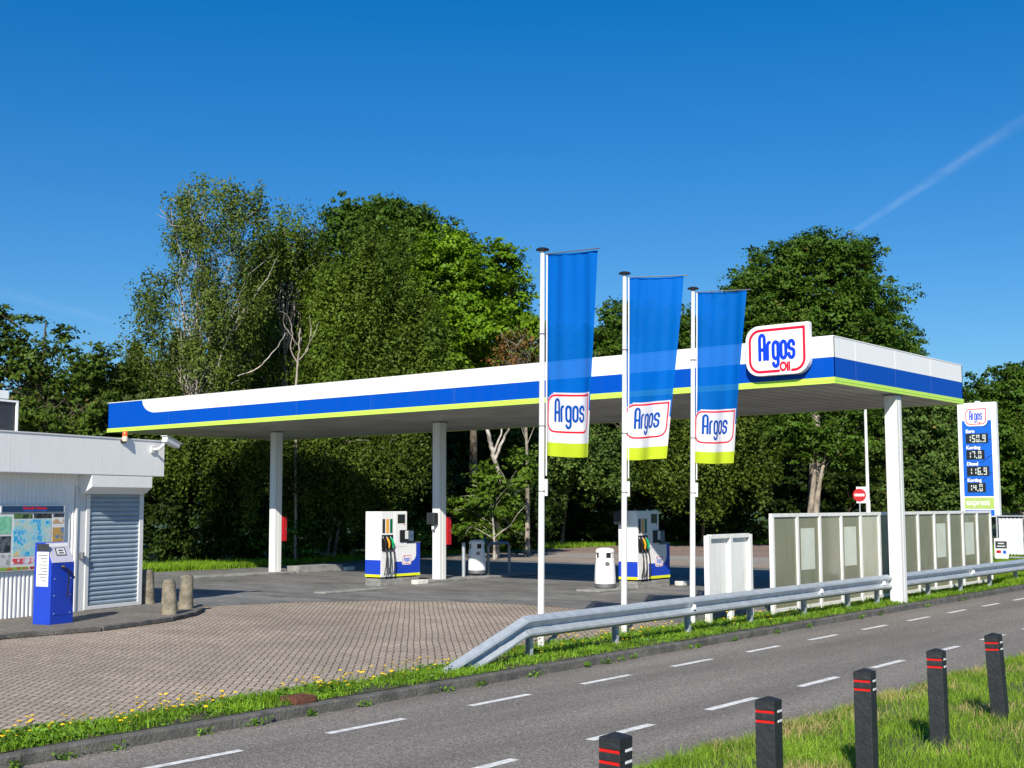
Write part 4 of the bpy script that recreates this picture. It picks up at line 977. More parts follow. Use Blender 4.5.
def stone(x, y, h, r, lean, label):
    rs = random.Random(label); prof = [(r*1.12, 0), (r*1.06, h*.12), (r*1.0, h*.45), (r*.9, h*.8), (r*.82, h*.93), (r*.62, h*.985), (r*.2, h)]
    n = 18; vs = []; fs_ = []
    for i, (q, z) in enumerate(prof):
        for k in range(n):
            a = 2*math.pi*k/n; w = q*(1+.05*math.sin(3*a+i*.8)+rs.uniform(-.045, .045)); vs.append((w*math.cos(a)+lean*z, w*math.sin(a), z+rs.uniform(-.008, .008)))
    for i in range(len(prof)-1):
        for k in range(n): fs_.append((i*n+k, i*n+(k+1) % n, (i+1)*n+(k+1) % n, (i+1)*n+k))
    fs_.append(tuple(range((len(prof)-1)*n, len(prof)*n)))
    tag(MB().add(vs, fs_).build('stone_bollard', M['stone'], None, smooth=True, loc=(x, y, .07)), label, 'stone bollard', 'stubby concrete bollards by the kiosk')
stone(-20.55, 14.85, .66, .142, -.05, 'weathered pale stone bollard nearest the kerb, in full sun')
stone(-21.42, 15.86, .68, .138, .08, 'right-hand sunlit stone bollard leaning slightly')
stone(-23.22, 16.2, .72, .16, 0, 'stone bollard in deep shade tight against the kiosk corner')
# blue payment machine
mx_ = Vector((-20.36, 12.24)); e_ = Vector((math.cos(KA), math.sin(KA)))
t = thing('air_machine', (mx_.x, mx_.y, .07), KA, 'blue metal tyre air machine with sloping pale panel before the map board', 'air machine')
prof = [(0, 0), (0, 1.06), (.17, 1.42), (.40, 1.42), (.40, 0)]
MB().prism(prof, lambda a, b: (0, a, b), lambda a, b: (.545, a, b)).build('cabinet', M['machine_blue'], t, .008)
sl = lambda x, s, l: (x, .17*s-.904*l, 1.06+.36*s+.427*l)
mb = MB().prism([(.02, .02), (.525, .02), (.525, .97), (.02, .97)], lambda a, b: sl(a, b, .002), lambda a, b: sl(a, b, .012)); pn = mb.build('control_panel', M['machine_panel'], t)
MB().prism([(.05, .78), (.50, .78), (.50, .92), (.05, .92)], lambda a, b: sl(a, b, .013), lambda a, b: sl(a, b, .015)).build('instruction_strip', M['paper'], pn)
MB().prism([(.17, .34), (.40, .34), (.40, .72), (.17, .72)], lambda a, b: sl(a, b, .013), lambda a, b: sl(a, b, .018)).build('keypad_frame', M['ink'], pn)
MB().prism([(.19, .38), (.38, .38), (.38, .68), (.19, .68)], lambda a, b: sl(a, b, .0185), lambda a, b: sl(a, b, .02)).build('display', M['paper'], pn)
for z in (.46, .58): MB().prism([(.23, z-.03), (.34, z-.03), (.34, z+.03), (.23, z+.03)], lambda a, b: sl(a, b, .0205), lambda a, b: sl(a, b, .022)).build('readout', M['ink'], pn)
dr = MB().box(.06, .48, -.006, -.001, .16, .82).build('service_door', M['machine_blue'], t)
for a, b in ((.08, .19), (.46, .19), (.08, .5), (.46, .5), (.08, .79), (.46, .79)): MB().lathe([(.012, 0), (.012, .006), (.004, .009)], 8).build('screw', M['steel'], dr).matrix_local = Matrix.Translation((a, -.006, b)) @ Matrix.Rotation(math.pi/2, 4, 'X')
MB().tube([(.26, -.02, 1.0), (.27, -.07, .97), (.33, -.08, .94), (.36, -.06, .8), (.35, -.05, .55), (.36, -.05, .45)], .012, 8).tube([(.23, -.01, 1.0), (.26, -.06, .99)], .03, 8).tube([(.35, -.03, .95), (.44, -.03, .90), (.52, -.03, .8), (.55, .0, .78)], .01, 6).build('hose', M['black'], t, smooth=True)
MB().box(-.006, -.001, .06, .34, .66, 1.26).build('price_sheet', M['paper'], t)
MB().box(-.0075, -.0062, .06, .34, 1.27, 1.40).build('sheet_header', M['ink'], t)
mb = MB()
for i in range(9): mb.box(-.0072, -.0062, .09, .30-.05*(i % 3), 1.19-i*.055, 1.205-i*.055)
mb.build('print_line', M['dull_steel'], t)

# ------------------------------------------------------------------ price sign
ps = thing('price_sign', (-17.75, 51., 0), 0, 'tall white and blue fuel price sign with four lit price rows', 'price sign')
MB().box(-.62, -.50, .05, .17, 0, 1.62).box(.1, .22, .05, .17, 0, 1.62).build('leg', M['white'], ps)
MB().box(-.76, .76, 0, .28, 1.60, 6.14).build('cabinet', M['sign_white'], ps, .02)
MB().box(-.05, .12, .05, .2, 6.141, 6.20).build('lifting_lug', M['white'], ps)
bz = lambda z: 1.6+(6.14-1.6)*z
MB().box(-.58, .58, -.012, -.001, 2.42, 5.42).build('blue_field', M['sign_blue'], ps)
MB().box(-.58, .58, -.012, -.001, 1.93, 2.36).build('lime_field', M['pale_lime'], ps)
MB().box(-.58, .58, -.012, -.001, 1.65, 1.88).build('foot_band', M['sign_blue'], ps)
text('express', .34, M['sign_white'], 'lettering', ps, (-.52, -.014, 2.07), (math.pi/2, 0, 0), .006, .88, .001)
MB().prism(rrect(-.46, 5.20, .44, 5.93, .2), lambda a, b: (a, -.013, b), lambda a, b: (a, -.03, b)).build('emblem_plate', M['sign_white'], ps)
logo(ps, lambda a, b, l=0: (a-.01, -.033-l, b+5.58), .78, .60, True, (M['logo_blue'], M['logo_red']), .050)
text('Oil', .15, M['logo_red'], 'small_lettering', ps, (.045, -.034, 5.255), (math.pi/2, 0, 0), .006, .7, .001)
SEG = {'0': 'abcdef', '1': 'bc', '4': 'bcfg', '5': 'acdfg', '6': 'acdefg', '7': 'abc', '9': 'abcdfg'}
def digits(s, x, z, h, parent):
    w = h*.42; th = h*.13; mb = MB()
    for ch in s:
        if ch == '.': mb.box(x-.02, x+.03, -.028, -.024, z, z+.05); mb.build('decimal_point', M['digit'], parent); mb = MB(); x += .07; continue
        seg = SEG[ch]; y0, y1 = -.028, -.024
        R = {'a': (x, x+w, z+h-th, z+h), 'd': (x, x+w, z, z+th), 'g': (x, x+w, z+h/2-th/2, z+h/2+th/2), 'b': (x+w-th, x+w, z+h/2+th*.6, z+h-th*1.1), 'c': (x+w-th, x+w, z+th*1.1, z+h/2-th*.6),
             'f': (x, x+th, z+h/2+th*.6, z+h-th*1.1), 'e': (x, x+th, z+th*1.1, z+h/2-th*.6)}
        for q in seg: mb.box(R[q][0], R[q][1], y0, y1, R[q][2], R[q][3])
        mb.build('digit', M['digit'], parent); mb = MB(); x += w+.05
for i, (nm, val, zt) in enumerate((('Euro', '150.9', 4.92), ('Korting', '17.0', 4.27), ('Diesel', '116.9', 3.62), ('Korting', '14.0', 2.97))):
    text(nm, .19, M['sign_white'], 'lettering', ps, (-.44, -.014, zt+.02), (math.pi/2, 0, 0), .008, .95, .001)
    long = len(val) > 4
    w = MB().box(-.44, .44 if long else .28, -.022, -.0125, zt-.40, zt-.02).build('price_window', M['lens_dark'], ps)
    digits(val, -.38+(.02 if long else .0), zt-.36, .29, w)
mb = MB()
for z in (4.40, 3.75, 3.08):
    mb.box(-.578, .18, -.0138, -.0122, z-.005, z+.012)
    mb.add([(.18, -.0135, z-.012), (.18, -.0135, z+.012), (.48, -.0135, z+.27), (.48, -.0135, z+.235)], [(0, 1, 2, 3)]); mb.box(.48, .578, -.0138, -.0122, z+.24, z+.262)
mb.add([(.30, -.0135, 5.15), (.30, -.0135, 5.18), (.5, -.0135, 5.36), (.5, -.0135, 5.33)], [(0, 1, 2, 3)])
mb.build('pattern_line', M['sign_line'], ps, fix=False)

# ------------------------------------------------------------------ far right: banner frame, small sign, fence, lamp, no entry
t = thing('banner_frame', (-16.1, 48.0, 0), -.05, 'pale blank banner laced in a steel tube frame at the right edge', 'banner')
for x in (0, 1.02, 2.2): MB().tube([(x, 0, 0), (x, 0, 1.72)], .03, 8).build('upright', M['steel'], t)
for z in (.16, 1.66): MB().tube([(0, 0, z), (2.2, 0, z)], .028, 8).build('cross_tube', M['steel'], t)
n = 16; top = [(.07+.88*i/n, 1.58+.02*math.sin(i*2.4)) for i in range(n+1)]; bot = [(.07+.88*i/n, .27+.03*math.sin(i*2.9)) for i in range(n+1)]
MB().prism(top+list(reversed(bot)), lambda a, b: (a, -.004, b), lambda a, b: (a, .004, b)).build('banner_cloth', M['banner'], t)
MB().prism([(a+1.06, b) for a, b in top+list(reversed(bot))], lambda a, b: (a, -.004, b), lambda a, b: (a, .004, b)).build('banner_cloth', M['banner'], t)
mb = MB()
for i in range(7): mb.box(.0, .08, -.006, .006, .35+i*.19, .365+i*.19)
for i in range(8): mb.box(.12+i*.11, .13+i*.11, -.006, .006, 1.57, 1.66); mb.box(.12+i*.11, .13+i*.11, -.006, .006, .16, .3)
mb.build('lacing', M['black'], t)
t = thing('info_sign', (-15.75, 47.3, 0), -.05, 'small white sign with black, red and blue fields left of the blank banner', 'sign')
MB().box(-.25, .25, 0, .06, .12, .86).build('board', M['sign_white'], t, .02)
MB().box(-.20, .22, -.004, -.001, .50, .76).build('black_field', M['ink'], t)
MB().box(-.17, .0, -.004, -.001, .33, .43).build('red_field', M['red'], t)
MB().box(.07, .19, -.004, -.001, .31, .43).build('blue_field', M['sign_blue'], t)
MB().box(-.1, .12, -.006, -.0045, .66, .70).box(-.14, .16, -.006, -.0045, .56, .60).build('print_line', M['digit'], t)
MB().box(-.15, -.10, .01, .05, 0, .13).box(.10, .15, .01, .05, 0, .13).build('foot', M['dull_steel'], t)
t = thing('bar_fence', (-24.5, 61.5, 0), 0, 'dark metal bar fence before the trees at the right', 'fence')
mb = MB()
for i in range(150): mb.box(i*.11, i*.11+.02, 0, .02, .05, 1.75)
mb.build('bars', M['fence_dark'], t)
for i in range(7): MB().box(i*2.7, i*2.7+.07, -.03, .04, 0, 1.85).build('post', M['fence_dark'], t)
MB().box(0, 16.4, .021, .05, .15, .2).box(0, 16.4, .021, .05, 1.6, 1.65).build('rail', M['fence_dark'], t)
q = at(868, 500, 61)
t = thing('lamp_post', (q.x, q.y, 0), -YAW*.6, 'tall plain white pole rising behind the glass screen to the canopy', 'lamp post')
MB().tube([(0, 0, 0), (0, 0, 2.3), (0, 0, 2.301), (0, 0, 7.2)], [.11, .11, .085, .065], 12).build('pole', M['white'], t, smooth=True)
MB().tube([(0, 0, 7.19), (0, -.3, 7.3), (0, -.7, 7.33)], .04, 8).build('arm', M['white'], t)
MB().box(-.1, .1, -1.2, -.65, 7.28, 7.36).build('lamp_head', M['dull_steel'], t, .02)
q = at(859.5, 495, 59.5)
t = thing('no_entry_sign', (q.x, q.y, 0), -YAW*.6, 'round red no entry sign with white bar on a thin post', 'road sign')
MB().tube([(0, .03, 0), (0, .03, 2.35)], .03, 10).build('post', M['steel'], t)
MB().lathe([(.001, 0), (.30, 0), (.30, .02), (.001, .02)], 28).build('disc', M['red'], t).matrix_local = Matrix.Translation((0, -.01, q.z)) @ Matrix.Rotation(math.pi/2, 4, 'X')
MB().box(-.22, .22, -.036, -.031, q.z-.055, q.z+.055).build('white_bar', M['sign_white'], t)
MB().box(-.14, .36, .0, .012, q.z-.38, q.z+.38).build('back_plate', M['sign_white'], t, .01)

# ------------------------------------------------------------------ trees
def crown_points(lobes, ncl, droop):
    w = np.array([l[3]*l[4]*l[5] for l in lobes])**.8; w /= w.sum(); out = []
    idx = RNG.choice(len(lobes), ncl, p=w)
    for i in idx:
        c = np.array(lobes[i][:3]); r = np.array(lobes[i][3:6]); d = RNG.normal(0, 1, 3); d /= np.linalg.norm(d)
        rr = RNG.uniform(.45, 1.0)**.6
        out.append((c + d*r*rr, d))
    return out
def tree(name, label, group, D, lobes, base_u, ncl, lpc, lsize, cr, leafm, barkm, tr=.22, droop=0., depth_k=.9, forks=1, limbs=26, bare=(), up=.5, trunk_d=0., asp=1.5, flat=.72, cat='tree', z0=0.):
    L3 = []
    for l in lobes:
        u, v, ru, rv = l[:4]; dd = l[4] if len(l) > 4 else 0
        c = at(u, v, D+dd); k = (D+dd)/F_PX; L3.append((c.x, c.y, c.z, ru*k*depth_k, ru*k*depth_k, rv*k))
        L3[-1] = (c.x, c.y, c.z, ru*k, ru*k*depth_k, rv*k)
    b = at(base_u, 506, D+trunk_d); base = Vector((b.x, b.y, z0))
    root = thing(name, base, 0, label, cat, group)
    cp = crown_points([(l[0]-base.x, l[1]-base.y, l[2]-z0, l[3], l[4], l[5]) for l in L3], ncl, droop)
    C = []; Nn = []
    for c, d in cp:
        n = int(lpc*RNG.uniform(.5, 1.4)); s = cr*RNG.uniform(.65, 1.3)
        ns = max(4, int(RNG.uniform(7, 13))); sc_ = RNG.normal(0, 1, (ns, 3)); sc_ /= np.linalg.norm(sc_, axis=1)[:, None]; sc_ *= (RNG.random(ns)**.35)[:, None]
        k_ = RNG.integers(0, ns, n); sg = RNG.uniform(.10, .24, ns)[k_][:, None]
        q = sc_[k_] + RNG.normal(0, 1, (n, 3))*sg*np.array([1.25, 1.25, .8])
        o = q*np.array([s, s, s*flat])
        if droop: 
            hang = RNG.random(n)**1.5*droop*s*2.2; o[:, 2] -= hang; o[:, :2] *= (1-.35*hang/(droop*s*2.2+1e-6))[:, None]
        C.append(c+o); Nn.append(q*.5+RNG.normal(0, .45, (ns, 3))[k_]+np.array([0, 0, up])+d*.35)
    C = np.concatenate(C); Nn = np.concatenate(Nn)
    C[:, 2] = np.maximum(C[:, 2], .05)
    V, T = leaf_quads(C, Nn, lsize, .38, asp)
    np_mesh('crown', V, T, leafm, root)
    # trunk, limbs and twigs towards the clumps
    mb = MB(); zc = max(l[2] for l in L3)-z0; ccx = np.mean([l[0] for l in L3])-base.x; ccy = np.mean([l[1] for l in L3])-base.y
    rr = random.Random(name+label)
    for fk in range(forks):
        ox, oy = (0, 0) if fk == 0 else (rr.uniform(-.5, .5)*1.2, rr.uniform(-.4, .4))
        tipx = ccx*.8+(rr.uniform(-.8, .8) if fk else 0); tipy = ccy*.8
        pts = []; N_ = 9
        for i in range(N_+1):
            t = i/N_; pts.append(Vector((ox+tipx*t**1.4+.16*math.sin(3*t+fk*2)*(t), oy+tipy*t**1.4+.14*math.sin(4*t+1+fk), zc*(.97 if fk == 0 else .84)*t-.1)))
        rad = [tr*(1-.86*(i/N_)**.9)*(1.25 if i == 0 else 1) for i in range(N_+1)]
        mb.tube(pts, rad, 9)
        sel = [cp[i] for i in RNG.choice(len(cp), min(limbs, len(cp)), replace=False)]
        for c, d in sel:
            c = Vector(c); t0 = min(.88, max(.18, (c.z/zc)*.72)); i0 = t0*N_; k = int(i0); p0_ = pts[k].lerp(pts[k+1], i0-k); r0 = rad[k]*.32
            ln = (c-p0_).length; m1 = p0_.lerp(c, .35)+Vector((rr.uniform(-.1, .1)*ln, rr.uniform(-.1, .1)*ln, .10*ln)); m2 = p0_.lerp(c, .7)+Vector((rr.uniform(-.08, .08)*ln, rr.uniform(-.08, .08)*ln, .10*ln))
            mb.tube([p0_, m1, m2, c], [r0, r0*.7, r0*.42, .012], 5, False)
            for _ in range(2):
                e = m2.lerp(c, .3)+Vector((rr.uniform(-.9, .9), rr.uniform(-.9, .9), rr.uniform(-.3, .8))); mb.tube([m2, m2.lerp(e, .5)+Vector((0, 0, .08)), e], [r0*.34, .014, .007], 4, False)
    mb.build('trunk', barkm, root, fix=False, smooth=True)
    return root
G = 'trees around the back of the station'
lm_olive = leaf_mat('olive_leaves', (.032, .066, .006), (.110, .168, .018), trans=.25, clump=.35)
lm_birch = leaf_mat('birch_leaves', (.040, .072, .010), (.120, .168, .028), trans=.25, clump=.4)
lm_shade = leaf_mat('shade_toned_leaves', (.010, .024, .004), (.034, .060, .008), trans=.12, clump=.6)  # deep shade of bushes and wood put into a darkened leaf colour
lm_dark = leaf_mat('dark_leaves', (.024, .060, .006), (.066, .125, .013), trans=.2, clump=.4)
lm_green = leaf_mat('bright_leaves', (.040, .105, .004), (.145, .26, .012), trans=.28, clump=.35)
lm_oak = leaf_mat('oak_leaves', (.022, .060, .006), (.070, .135, .014), accent=(.13, .11, .025), acc=.28, trans=.2, clump=.5)
lm_haw = leaf_mat('bronze_tinged_leaves', (.026, .055, .007), (.085, .135, .018), accent=(.13, .10, .03), acc=.3, trans=.22, clump=.5)
lm_brown = leaf_mat('dry_leaves', (.07, .07, .02), (.13, .12, .03), accent=(.26, .11, .03), acc=.7, trans=.25, clump=.8)
lm_olive_shade = leaf_mat('shade_toned_olive_leaves', (.024, .050, .006), (.088, .130, .016), trans=.2, clump=.5)  # olive leaf colour darkened to stand for shade on the lower trees
lm_lime = leaf_mat('young_leaves', (.040, .095, .008), (.115, .195, .020), trans=.3, clump=.7)
lm_far = leaf_mat('far_leaves', (.040, .085, .015), (.10, .165, .032), accent=(.20, .15, .04), acc=.3, trans=.2, clump=.5)
lm_ivy = leaf_mat('ivy_leaves', (.014, .045, .006), (.085, .18, .022), trans=.15, rough=.35, clump=.8)

tree('hawthorn_tree', 'spiky bronze-green tree rising behind the kiosk at the left edge', G, 46,
     [(110, 370, 26, 30), (125, 395, 24, 30), (15, 395, 52, 48), (75, 405, 48, 42), (-40, 360, 55, 60), (105, 420, 30, 35), (5, 330, 26, 26), (45, 352, 20, 22), (82, 362, 16, 22), (100, 378, 20, 18), (-15, 320, 18, 22), (30, 335, 8, 24), (66, 345, 7, 20), (10, 312, 7, 16)], 30, 300, 120, .10, .50, lm_haw, M['bark'], .2, limbs=60, up=.6)
tree('birch_tree', 'tallest birch with airy drooping crown and white branches against the sky', G, 50,
     [(212, 205, 36, 40), (245, 225, 26, 40), (190, 245, 30, 34), (160, 292, 26, 26), (226, 300, 48, 50), (150, 340, 24, 30), (200, 365, 52, 36), (258, 262, 18, 34), (180, 195, 14, 18), (255, 195, 14, 16), (140, 360, 18, 24), (140, 300, 12, 14)], 216, 400, 118, .074, .50, lm_birch, M['bark_birch'], .13, droop=.9, forks=3, limbs=26, up=.2)
tree('dark_tree', 'dark dense tree between the tall birch and the olive willow', G, 56,
     [(285, 280, 32, 45), (300, 330, 45, 50), (258, 350, 36, 40), (320, 300, 24, 40), (262, 310, 24, 36)], 290, 260, 170, .11, .8, lm_dark, M['bark'], .12, limbs=8, trunk_d=3)
tree('birch_tree', 'olive birch partly behind the tall one, its top just right of it', G, 53,
     [(290, 240, 28, 34), (308, 228, 18, 22), (276, 222, 14, 20), (270, 290, 18, 34), (318, 275, 20, 34), (245, 365, 44, 28), (265, 335, 24, 16)], 285, 90, 220, .08, .75, lm_olive, M['bark_birch'], .15, droop=.8, limbs=30)
tree('willow_tree', 'big rounded olive tree with feathery hanging foliage left of centre', G, 50,
     [(372, 290, 48, 56), (360, 345, 58, 48), (400, 365, 50, 42), (335, 378, 42, 36), (418, 330, 28, 44), (345, 300, 30, 50), (385, 250, 26, 26), (330, 330, 24, 40)], 350, 330, 300, .085, .85, lm_olive, M['bark_birch'], .12, droop=.55, limbs=24, trunk_d=2)
tree('maple_tree', 'dark green tree with knobbly top behind the olive willow', G, 60,
     [(355, 232, 28, 26), (386, 228, 34, 28), (425, 242, 32, 30), (400, 275, 55, 40), (330, 250, 16, 30), (348, 208, 12, 12), (410, 220, 16, 14), (450, 262, 26, 30), (330, 215, 5, 16), (340, 202, 4, 12), (357, 198, 4, 14), (378, 204, 6, 12), (398, 208, 7, 10)], 395, 260, 230, .12, .75, lm_dark, M['bark'], .28, limbs=40)
tree('maple_tree', 'bright green rounded tree left of the first flag', G, 58,
     [(478, 278, 42, 40), (440, 290, 34, 46), (508, 310, 26, 40), (478, 335, 52, 46), (500, 262, 20, 18), (455, 250, 20, 20), (525, 330, 14, 30), (430, 340, 36, 44)], 470, 270, 260, .12, .85, lm_green, M['bark'], .26, limbs=36)
tree('dry_tree', 'thin half-bare tree with rusty leaves just left of the first flag', G, 54,
     [(520, 352, 26, 26), (500, 372, 24, 20), (535, 378, 18, 22), (548, 350, 12, 26)], 525, 46, 60, .10, .5, lm_brown, M['bark_pale'], .12, limbs=50)
tree('maple_tree', 'dark green tree seen between the first and second flags', G, 74,
     [(612, 325, 22, 24), (640, 345, 40, 40), (600, 360, 30, 36), (622, 310, 12, 16), (655, 315, 14, 16), (560, 370, 40, 40)], 625, 180, 200, .13, .85, lm_oak, M['bark'], .26, limbs=30)
tree('maple_tree', 'green tree showing between the second and third flags', G, 76,
     [(688, 340, 20, 26), (682, 372, 36, 36), (680, 318, 9, 14), (715, 370, 40, 36)], 690, 140, 200, .13, .85, lm_oak, M['bark'], .26, limbs=30)
tree('oak_tree', 'great spreading oak behind the right half of the canopy', G, 72,
     [(822, 285, 55, 42), (780, 300, 46, 40), (858, 300, 36, 42), (865, 345, 42, 30), (900, 348, 20, 18), (765, 335, 40, 40), (820, 340, 75, 48), (742, 290, 18, 16), (832, 250, 36, 16), (800, 258, 22, 14), (915, 332, 9, 12), (785, 266, 34, 24), (852, 266, 34, 24), (748, 300, 24, 26), (886, 298, 20, 22)], 812, 520, 260, .12, .95, lm_oak, M['bark_pale'], .42, forks=1, limbs=50)
tree('oak_tree', 'low oak boughs and thick twin trunks seen under the canopy, left of the white pole', G, 66,
     [(775, 425, 40, 26), (835, 425, 44, 34), (870, 430, 34, 40), (800, 440, 26, 20), (750, 430, 22, 24), (890, 455, 20, 30), (845, 455, 16, 16)], 806, 150, 220, .12, .75, lm_oak, M['bark_pale'], .25, forks=2, limbs=3)
tree('beech_tree', 'russet-speckled tree behind the near canopy column', G, 64,
     [(915, 440, 36, 50), (940, 470, 34, 44), (905, 490, 24, 30), (945, 425, 22, 30), (930, 505, 30, 20)], 925, 330, 150, .12, .7, lm_far, M['bark'], .2, limbs=24)
tree('beech_tree', 'tree at the far right beyond the price sign', G, 82,
     [(978, 400, 16, 26), (1008, 395, 24, 26), (985, 440, 36, 44), (1020, 440, 34, 56), (1012, 490, 30, 26), (1050, 420, 40, 60), (990, 376, 9, 8), (1018, 375, 10, 10)], 1022, 400, 170, .14, .85, lm_oak, M['bark_pale'], .28, limbs=36)
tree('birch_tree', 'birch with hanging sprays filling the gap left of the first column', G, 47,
     [(200, 448, 46, 32), (232, 476, 30, 26), (160, 448, 26, 26), (250, 445, 30, 26), (190, 425, 40, 20)], 240, 140, 220, .075, .65, lm_olive_shade, M['bark_birch'], .07, droop=.7, limbs=12, trunk_d=2.5)
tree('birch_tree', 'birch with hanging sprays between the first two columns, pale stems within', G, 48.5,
     [(330, 450, 50, 36), (306, 478, 24, 26), (380, 455, 42, 34), (405, 440, 24, 30), (352, 484, 28, 20)], 325, 190, 230, .078, .65, lm_olive_shade, M['bark_birch'], .07, droop=.8, forks=2, limbs=14, trunk_d=2.5)
tree('sapling', 'leafy bright sapling with a twisted pale trunk right of the second column', G, 50.5,
     [(492, 486, 16, 16), (490, 500, 24, 18), (470, 520, 22, 16), (505, 525, 20, 14), (485, 475, 18, 14), (520, 470, 18, 20), (455, 500, 12, 14)], 492, 62, 100, .11, .40, lm_lime, M['bark_birch'], .06, limbs=12, trunk_d=-.3)
tree('beech_tree', 'green tree under the canopy between the first and second flagpoles', G, 64,
     [(560, 445, 36, 30), (530, 435, 26, 24), (590, 445, 26, 32), (545, 482, 26, 16), (608, 462, 20, 30), (650, 440, 28, 28)], 560, 190, 190, .12, .75, lm_far, M['bark'], .10, limbs=14, droop=.4, trunk_d=3)
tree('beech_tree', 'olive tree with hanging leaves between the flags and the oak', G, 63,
     [(700, 440, 34, 32), (668, 450, 22, 40), (738, 440, 26, 36), (712, 480, 20, 20), (760, 460, 16, 24)], 700, 160, 220, .11, .8, lm_olive_shade, M['bark'], .10, droop=.7, limbs=12, trunk_d=3)
# dead pale tree and leaning stem in front of the foliage
def bare_tree(name, label, D, paths, m, k=1.):
    b = at(paths[0][0][0], 506, D); base = Vector((b.x, b.y, 0)); t = thing(name, base, 0, label, 'tree', G); mb = MB()
    for p in paths:
        pts = [at(u, v, D)-base for u, v, r in p]
        if p is paths[0]: pts[0].z = -.1
        fine = []; rf = []
        for i in range(len(pts)-1):
            p_, q_ = pts[max(i-1, 0)], pts[min(i+2, len(pts)-1)]
            for j in range(5):
                t_ = j/5; a_, b_ = pts[i], pts[i+1]
                h_ = .5*((2*a_)+(b_-p_)*t_+(2*p_-5*a_+4*b_-q_)*t_*t_+(3*a_-p_-3*b_+q_)*t_**3)
                fine.append(h_+Vector((random.uniform(-.03, .03), random.uniform(-.03, .03), 0))); rf.append((p[i][2]*(1-t_)+p[i+1][2]*t_)*k)
        fine.append(pts[-1]); rf.append(p[-1][2]*k); mb.tube(fine, rf, 6, False)
    mb.build('trunk', m, t, fix=False, smooth=True)
bare_tree('dead_tree', 'pale leafless tree with curling branches rising behind the canopy', 47.5,
    [[(296, 520, .10), (296, 440, .09), (296, 385, .075), (299, 350, .06), (300, 328, .04)], [(298, 365, .05), (291, 350, .045), (292, 330, .035), (287, 315, .02), (279, 311, .01)], [(299, 360, .05), (308, 348, .04), (311, 330, .03), (310, 315, .015)],
     [(305, 352, .03), (314, 335, .02), (319, 322, .01)], [(297, 345, .03), (290, 334, .03), (284, 325, .02), (284, 313, .01)]], M['bark_pale'], .55)
bare_tree('leaning_birch', 'slender leaning birch stem crossing the dark foliage', 49.4,
    [[(212, 520, .09), (214, 420, .08), (220, 360, .075), (235, 325, .06), (252, 300, .055), (268, 277, .04), (277, 258, .02)], [(237, 376, .05), (258, 368, .045), (275, 350, .04), (285, 333, .025)]], M['bark_birch'], .5)
bare_tree('twisted_birch', 'pale twisted forked stem showing below the canopy right of the second column', 51.3,
    [[(497, 545, .10), (497, 500, .09), (499, 475, .09), (493, 455, .09), (490, 440, .08), (485, 415, .06)], [(495, 460, .07), (501, 445, .06), (508, 430, .04), (514, 418, .03)], [(494, 452, .05), (499, 440, .04), (503, 428, .03)]], M['bark_birch'])
# understorey bushes and ivy, then the wood behind as one mass
def bush(label, D, lobes, base_u, ncl, m=None, ls=.09): return tree('bush', label, 'bushes under the trees', D, lobes, base_u, ncl, 110, ls, .5, m or lm_ivy, M['bark'], .06, limbs=8, cat='bush')
bush('dark bush beside the kiosk wall behind the stone bollards', 48, [(160, 515, 34, 46), (200, 520, 40, 44), (240, 520, 30, 40)], 180, 260, lm_shade)
bush('glossy ivy-leaved bush behind the leftmost column', 48.5, [(250, 528, 30, 26), (295, 534, 34, 24), (290, 512, 26, 16)], 280, 170)
bush('glossy ivy-leaved bush behind the near fuel pump', 52, [(345, 525, 38, 30), (395, 528, 34, 28)], 370, 190)
bush('deep dark bush between the leftmost column and the near pump, under the birches', 53, [(300, 480, 50, 44), (370, 485, 44, 44), (250, 480, 40, 44), (420, 490, 30, 44)], 330, 420, lm_shade, .12)
bush('dark bush between the second column and the first flagpole', 57, [(450, 512, 40, 36), (520, 512, 40, 36), (440, 525, 50, 22)], 490, 330, lm_shade, .12)
bush('dark bush behind the far fuel pump', 70, [(590, 510, 40, 34), (650, 510, 40, 34), (545, 515, 34, 30), (575, 530, 60, 14)], 620, 330, lm_shade, .14)
bush('dark bush left of the glass screens', 70, [(710, 510, 40, 36), (760, 510, 36, 36), (700, 530, 60, 14)], 735, 260, lm_shade, .14)
bush('dark bush behind the twin oak trunks', 76, [(800, 495, 46, 34), (860, 495, 40, 34), (910, 500, 36, 30)], 840, 280, lm_shade, .16)
bush('dark bush behind the price sign', 84, [(960, 490, 40, 36), (1020, 495, 40, 34)], 990, 220, lm_dark, .18)
def wood():
    Cs = []
    segs = [(-120, 58, 390), (60, 56, 385), (180, 56, 350), (320, 64, 290), (450, 68, 310), (560, 78, 350), (660, 84, 360), (760, 88, 350), (860, 88, 355), (940, 92, 400), (1060, 94, 395), (1200, 96, 390)]
    for (a, b) in zip(segs[:-1], segs[1:]):
        n = 30000
        t = RNG.random(n); u = a[0]+(b[0]-a[0])*t; D = a[1]+(b[1]-a[1])*t+RNG.uniform(0, 3.5, n); top = a[2]+(b[2]-a[2])*t+14*np.sin(u*.13)+8*np.sin(u*.31)
        v = top+(508-top)*RNG.random(n)
        F_, R_, U_ = np.array(CF), np.array(CR), np.array(CU)
        P_ = np.array([0, 0, H])+F_*D[:, None]+R_*((u-512)/F_PX*D)[:, None]-U_*((v-384)/F_PX*D)[:, None]; P_[:, 2] = np.maximum(P_[:, 2], .1); Cs.append(P_)
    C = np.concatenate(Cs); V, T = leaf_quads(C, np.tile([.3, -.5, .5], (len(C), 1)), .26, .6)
    tag(np_mesh('woodland', V, T, lm_shade), 'dark mass of woodland closing the view behind the single trees', 'woodland', kind='stuff')
wood()

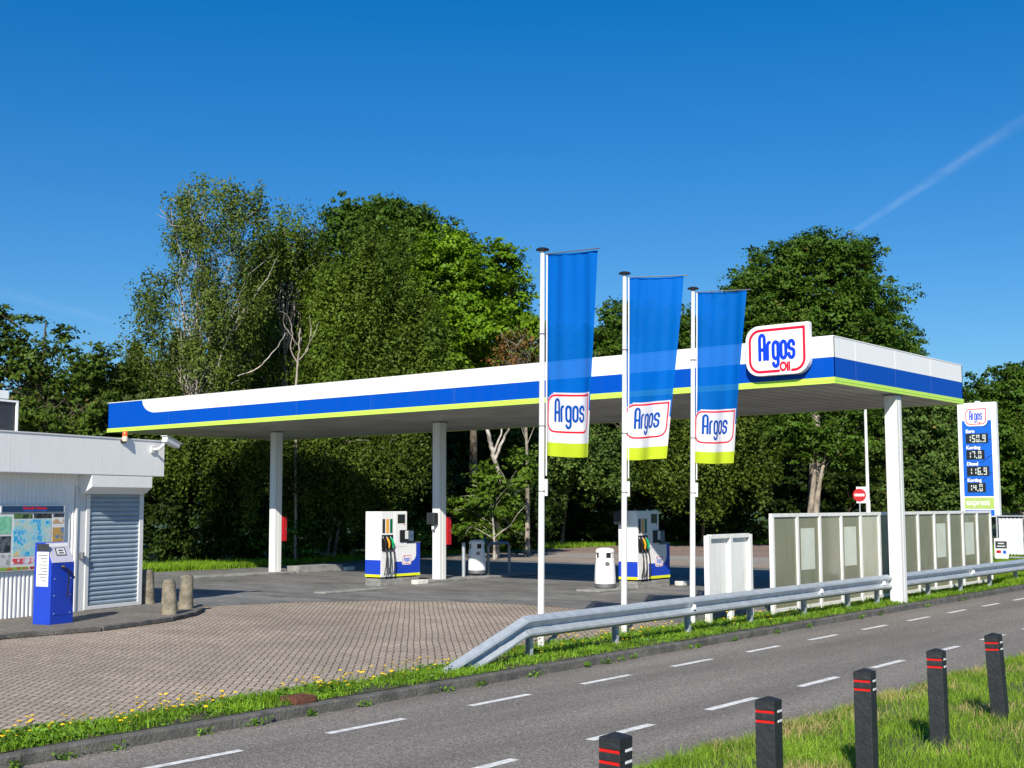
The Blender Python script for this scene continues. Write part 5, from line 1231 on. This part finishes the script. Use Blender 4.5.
# ------------------------------------------------------------------ contrails high in the sky
def contrail(label, a, b, D, w0, w1, dens):
    m = bpy.data.materials.new('ice_cloud'); m.use_nodes = True; N = m.node_tree.nodes; L = m.node_tree.links; bs = N['Principled BSDF']
    bs.inputs['Base Color'].default_value = (.9, .9, .9, 1); bs.inputs['Roughness'].default_value = 1; bs.inputs['Specular IOR Level'].default_value = 0
    uv = N.new('ShaderNodeUVMap'); sp = N.new('ShaderNodeSeparateXYZ'); L.new(uv.outputs[0], sp.inputs[0])
    prof = math_node(N, L, 'SINE', math_node(N, L, 'MULTIPLY', sp.outputs[1], math.pi)); prof = math_node(N, L, 'POWER', prof, 2.)
    mp = N.new('ShaderNodeMapping'); mp.inputs['Scale'].default_value = (14, 2.5, 1); L.new(uv.outputs[0], mp.inputs[0]); n = N.new('ShaderNodeTexNoise'); n.inputs['Scale'].default_value = 1.; n.inputs['Detail'].default_value = 6; L.new(mp.outputs[0], n.inputs['Vector'])
    q = math_node(N, L, 'MULTIPLY', prof, math_node(N, L, 'MULTIPLY_ADD', n.outputs['Fac'], 1.6, -.3)); fade = math_node(N, L, 'SINE', math_node(N, L, 'MULTIPLY', math_node(N, L, 'MULTIPLY_ADD', sp.outputs[0], .9, .08), math.pi))
    q = math_node(N, L, 'MULTIPLY', math_node(N, L, 'MULTIPLY', q, fade), dens); L.new(q, bs.inputs['Alpha'])
    A, B = at(*a, D), at(*b, D); d = (B-A).normalized(); s = d.cross(Vector((0, 0, 1))).normalized(); s2 = d.cross((A+B)/2).normalized(); n_ = 24
    V = []; UV = []
    for i in range(n_+1):
        t = i/n_; c = A.lerp(B, t); w = w0+(w1-w0)*t
        for j in range(5): V.append(c+s2*w*(j/4-.5)); UV.append((t, j/4))
    Fq = [(i*5+j, i*5+j+1, (i+1)*5+j+1, (i+1)*5+j) for i in range(n_) for j in range(4)]
    o = np_mesh('contrail', V, Fq, m); ul = o.data.uv_layers.new(name='UVMap')
    vi = np.zeros(len(o.data.loops), np.int32); o.data.loops.foreach_get('vertex_index', vi); ul.data.foreach_set('uv', np.array(UV, np.float32)[vi].ravel())
    o.visible_shadow = True
    tag(o, label, 'contrail', kind='stuff')
contrail('white vapour trail slanting down from the upper right', (795, 270), (1060, 96), 20000, 80, 360, .08)
contrail('very faint wide vapour trail low at the left', (-60, 275), (160, 335), 20000, 260, 200, .035)
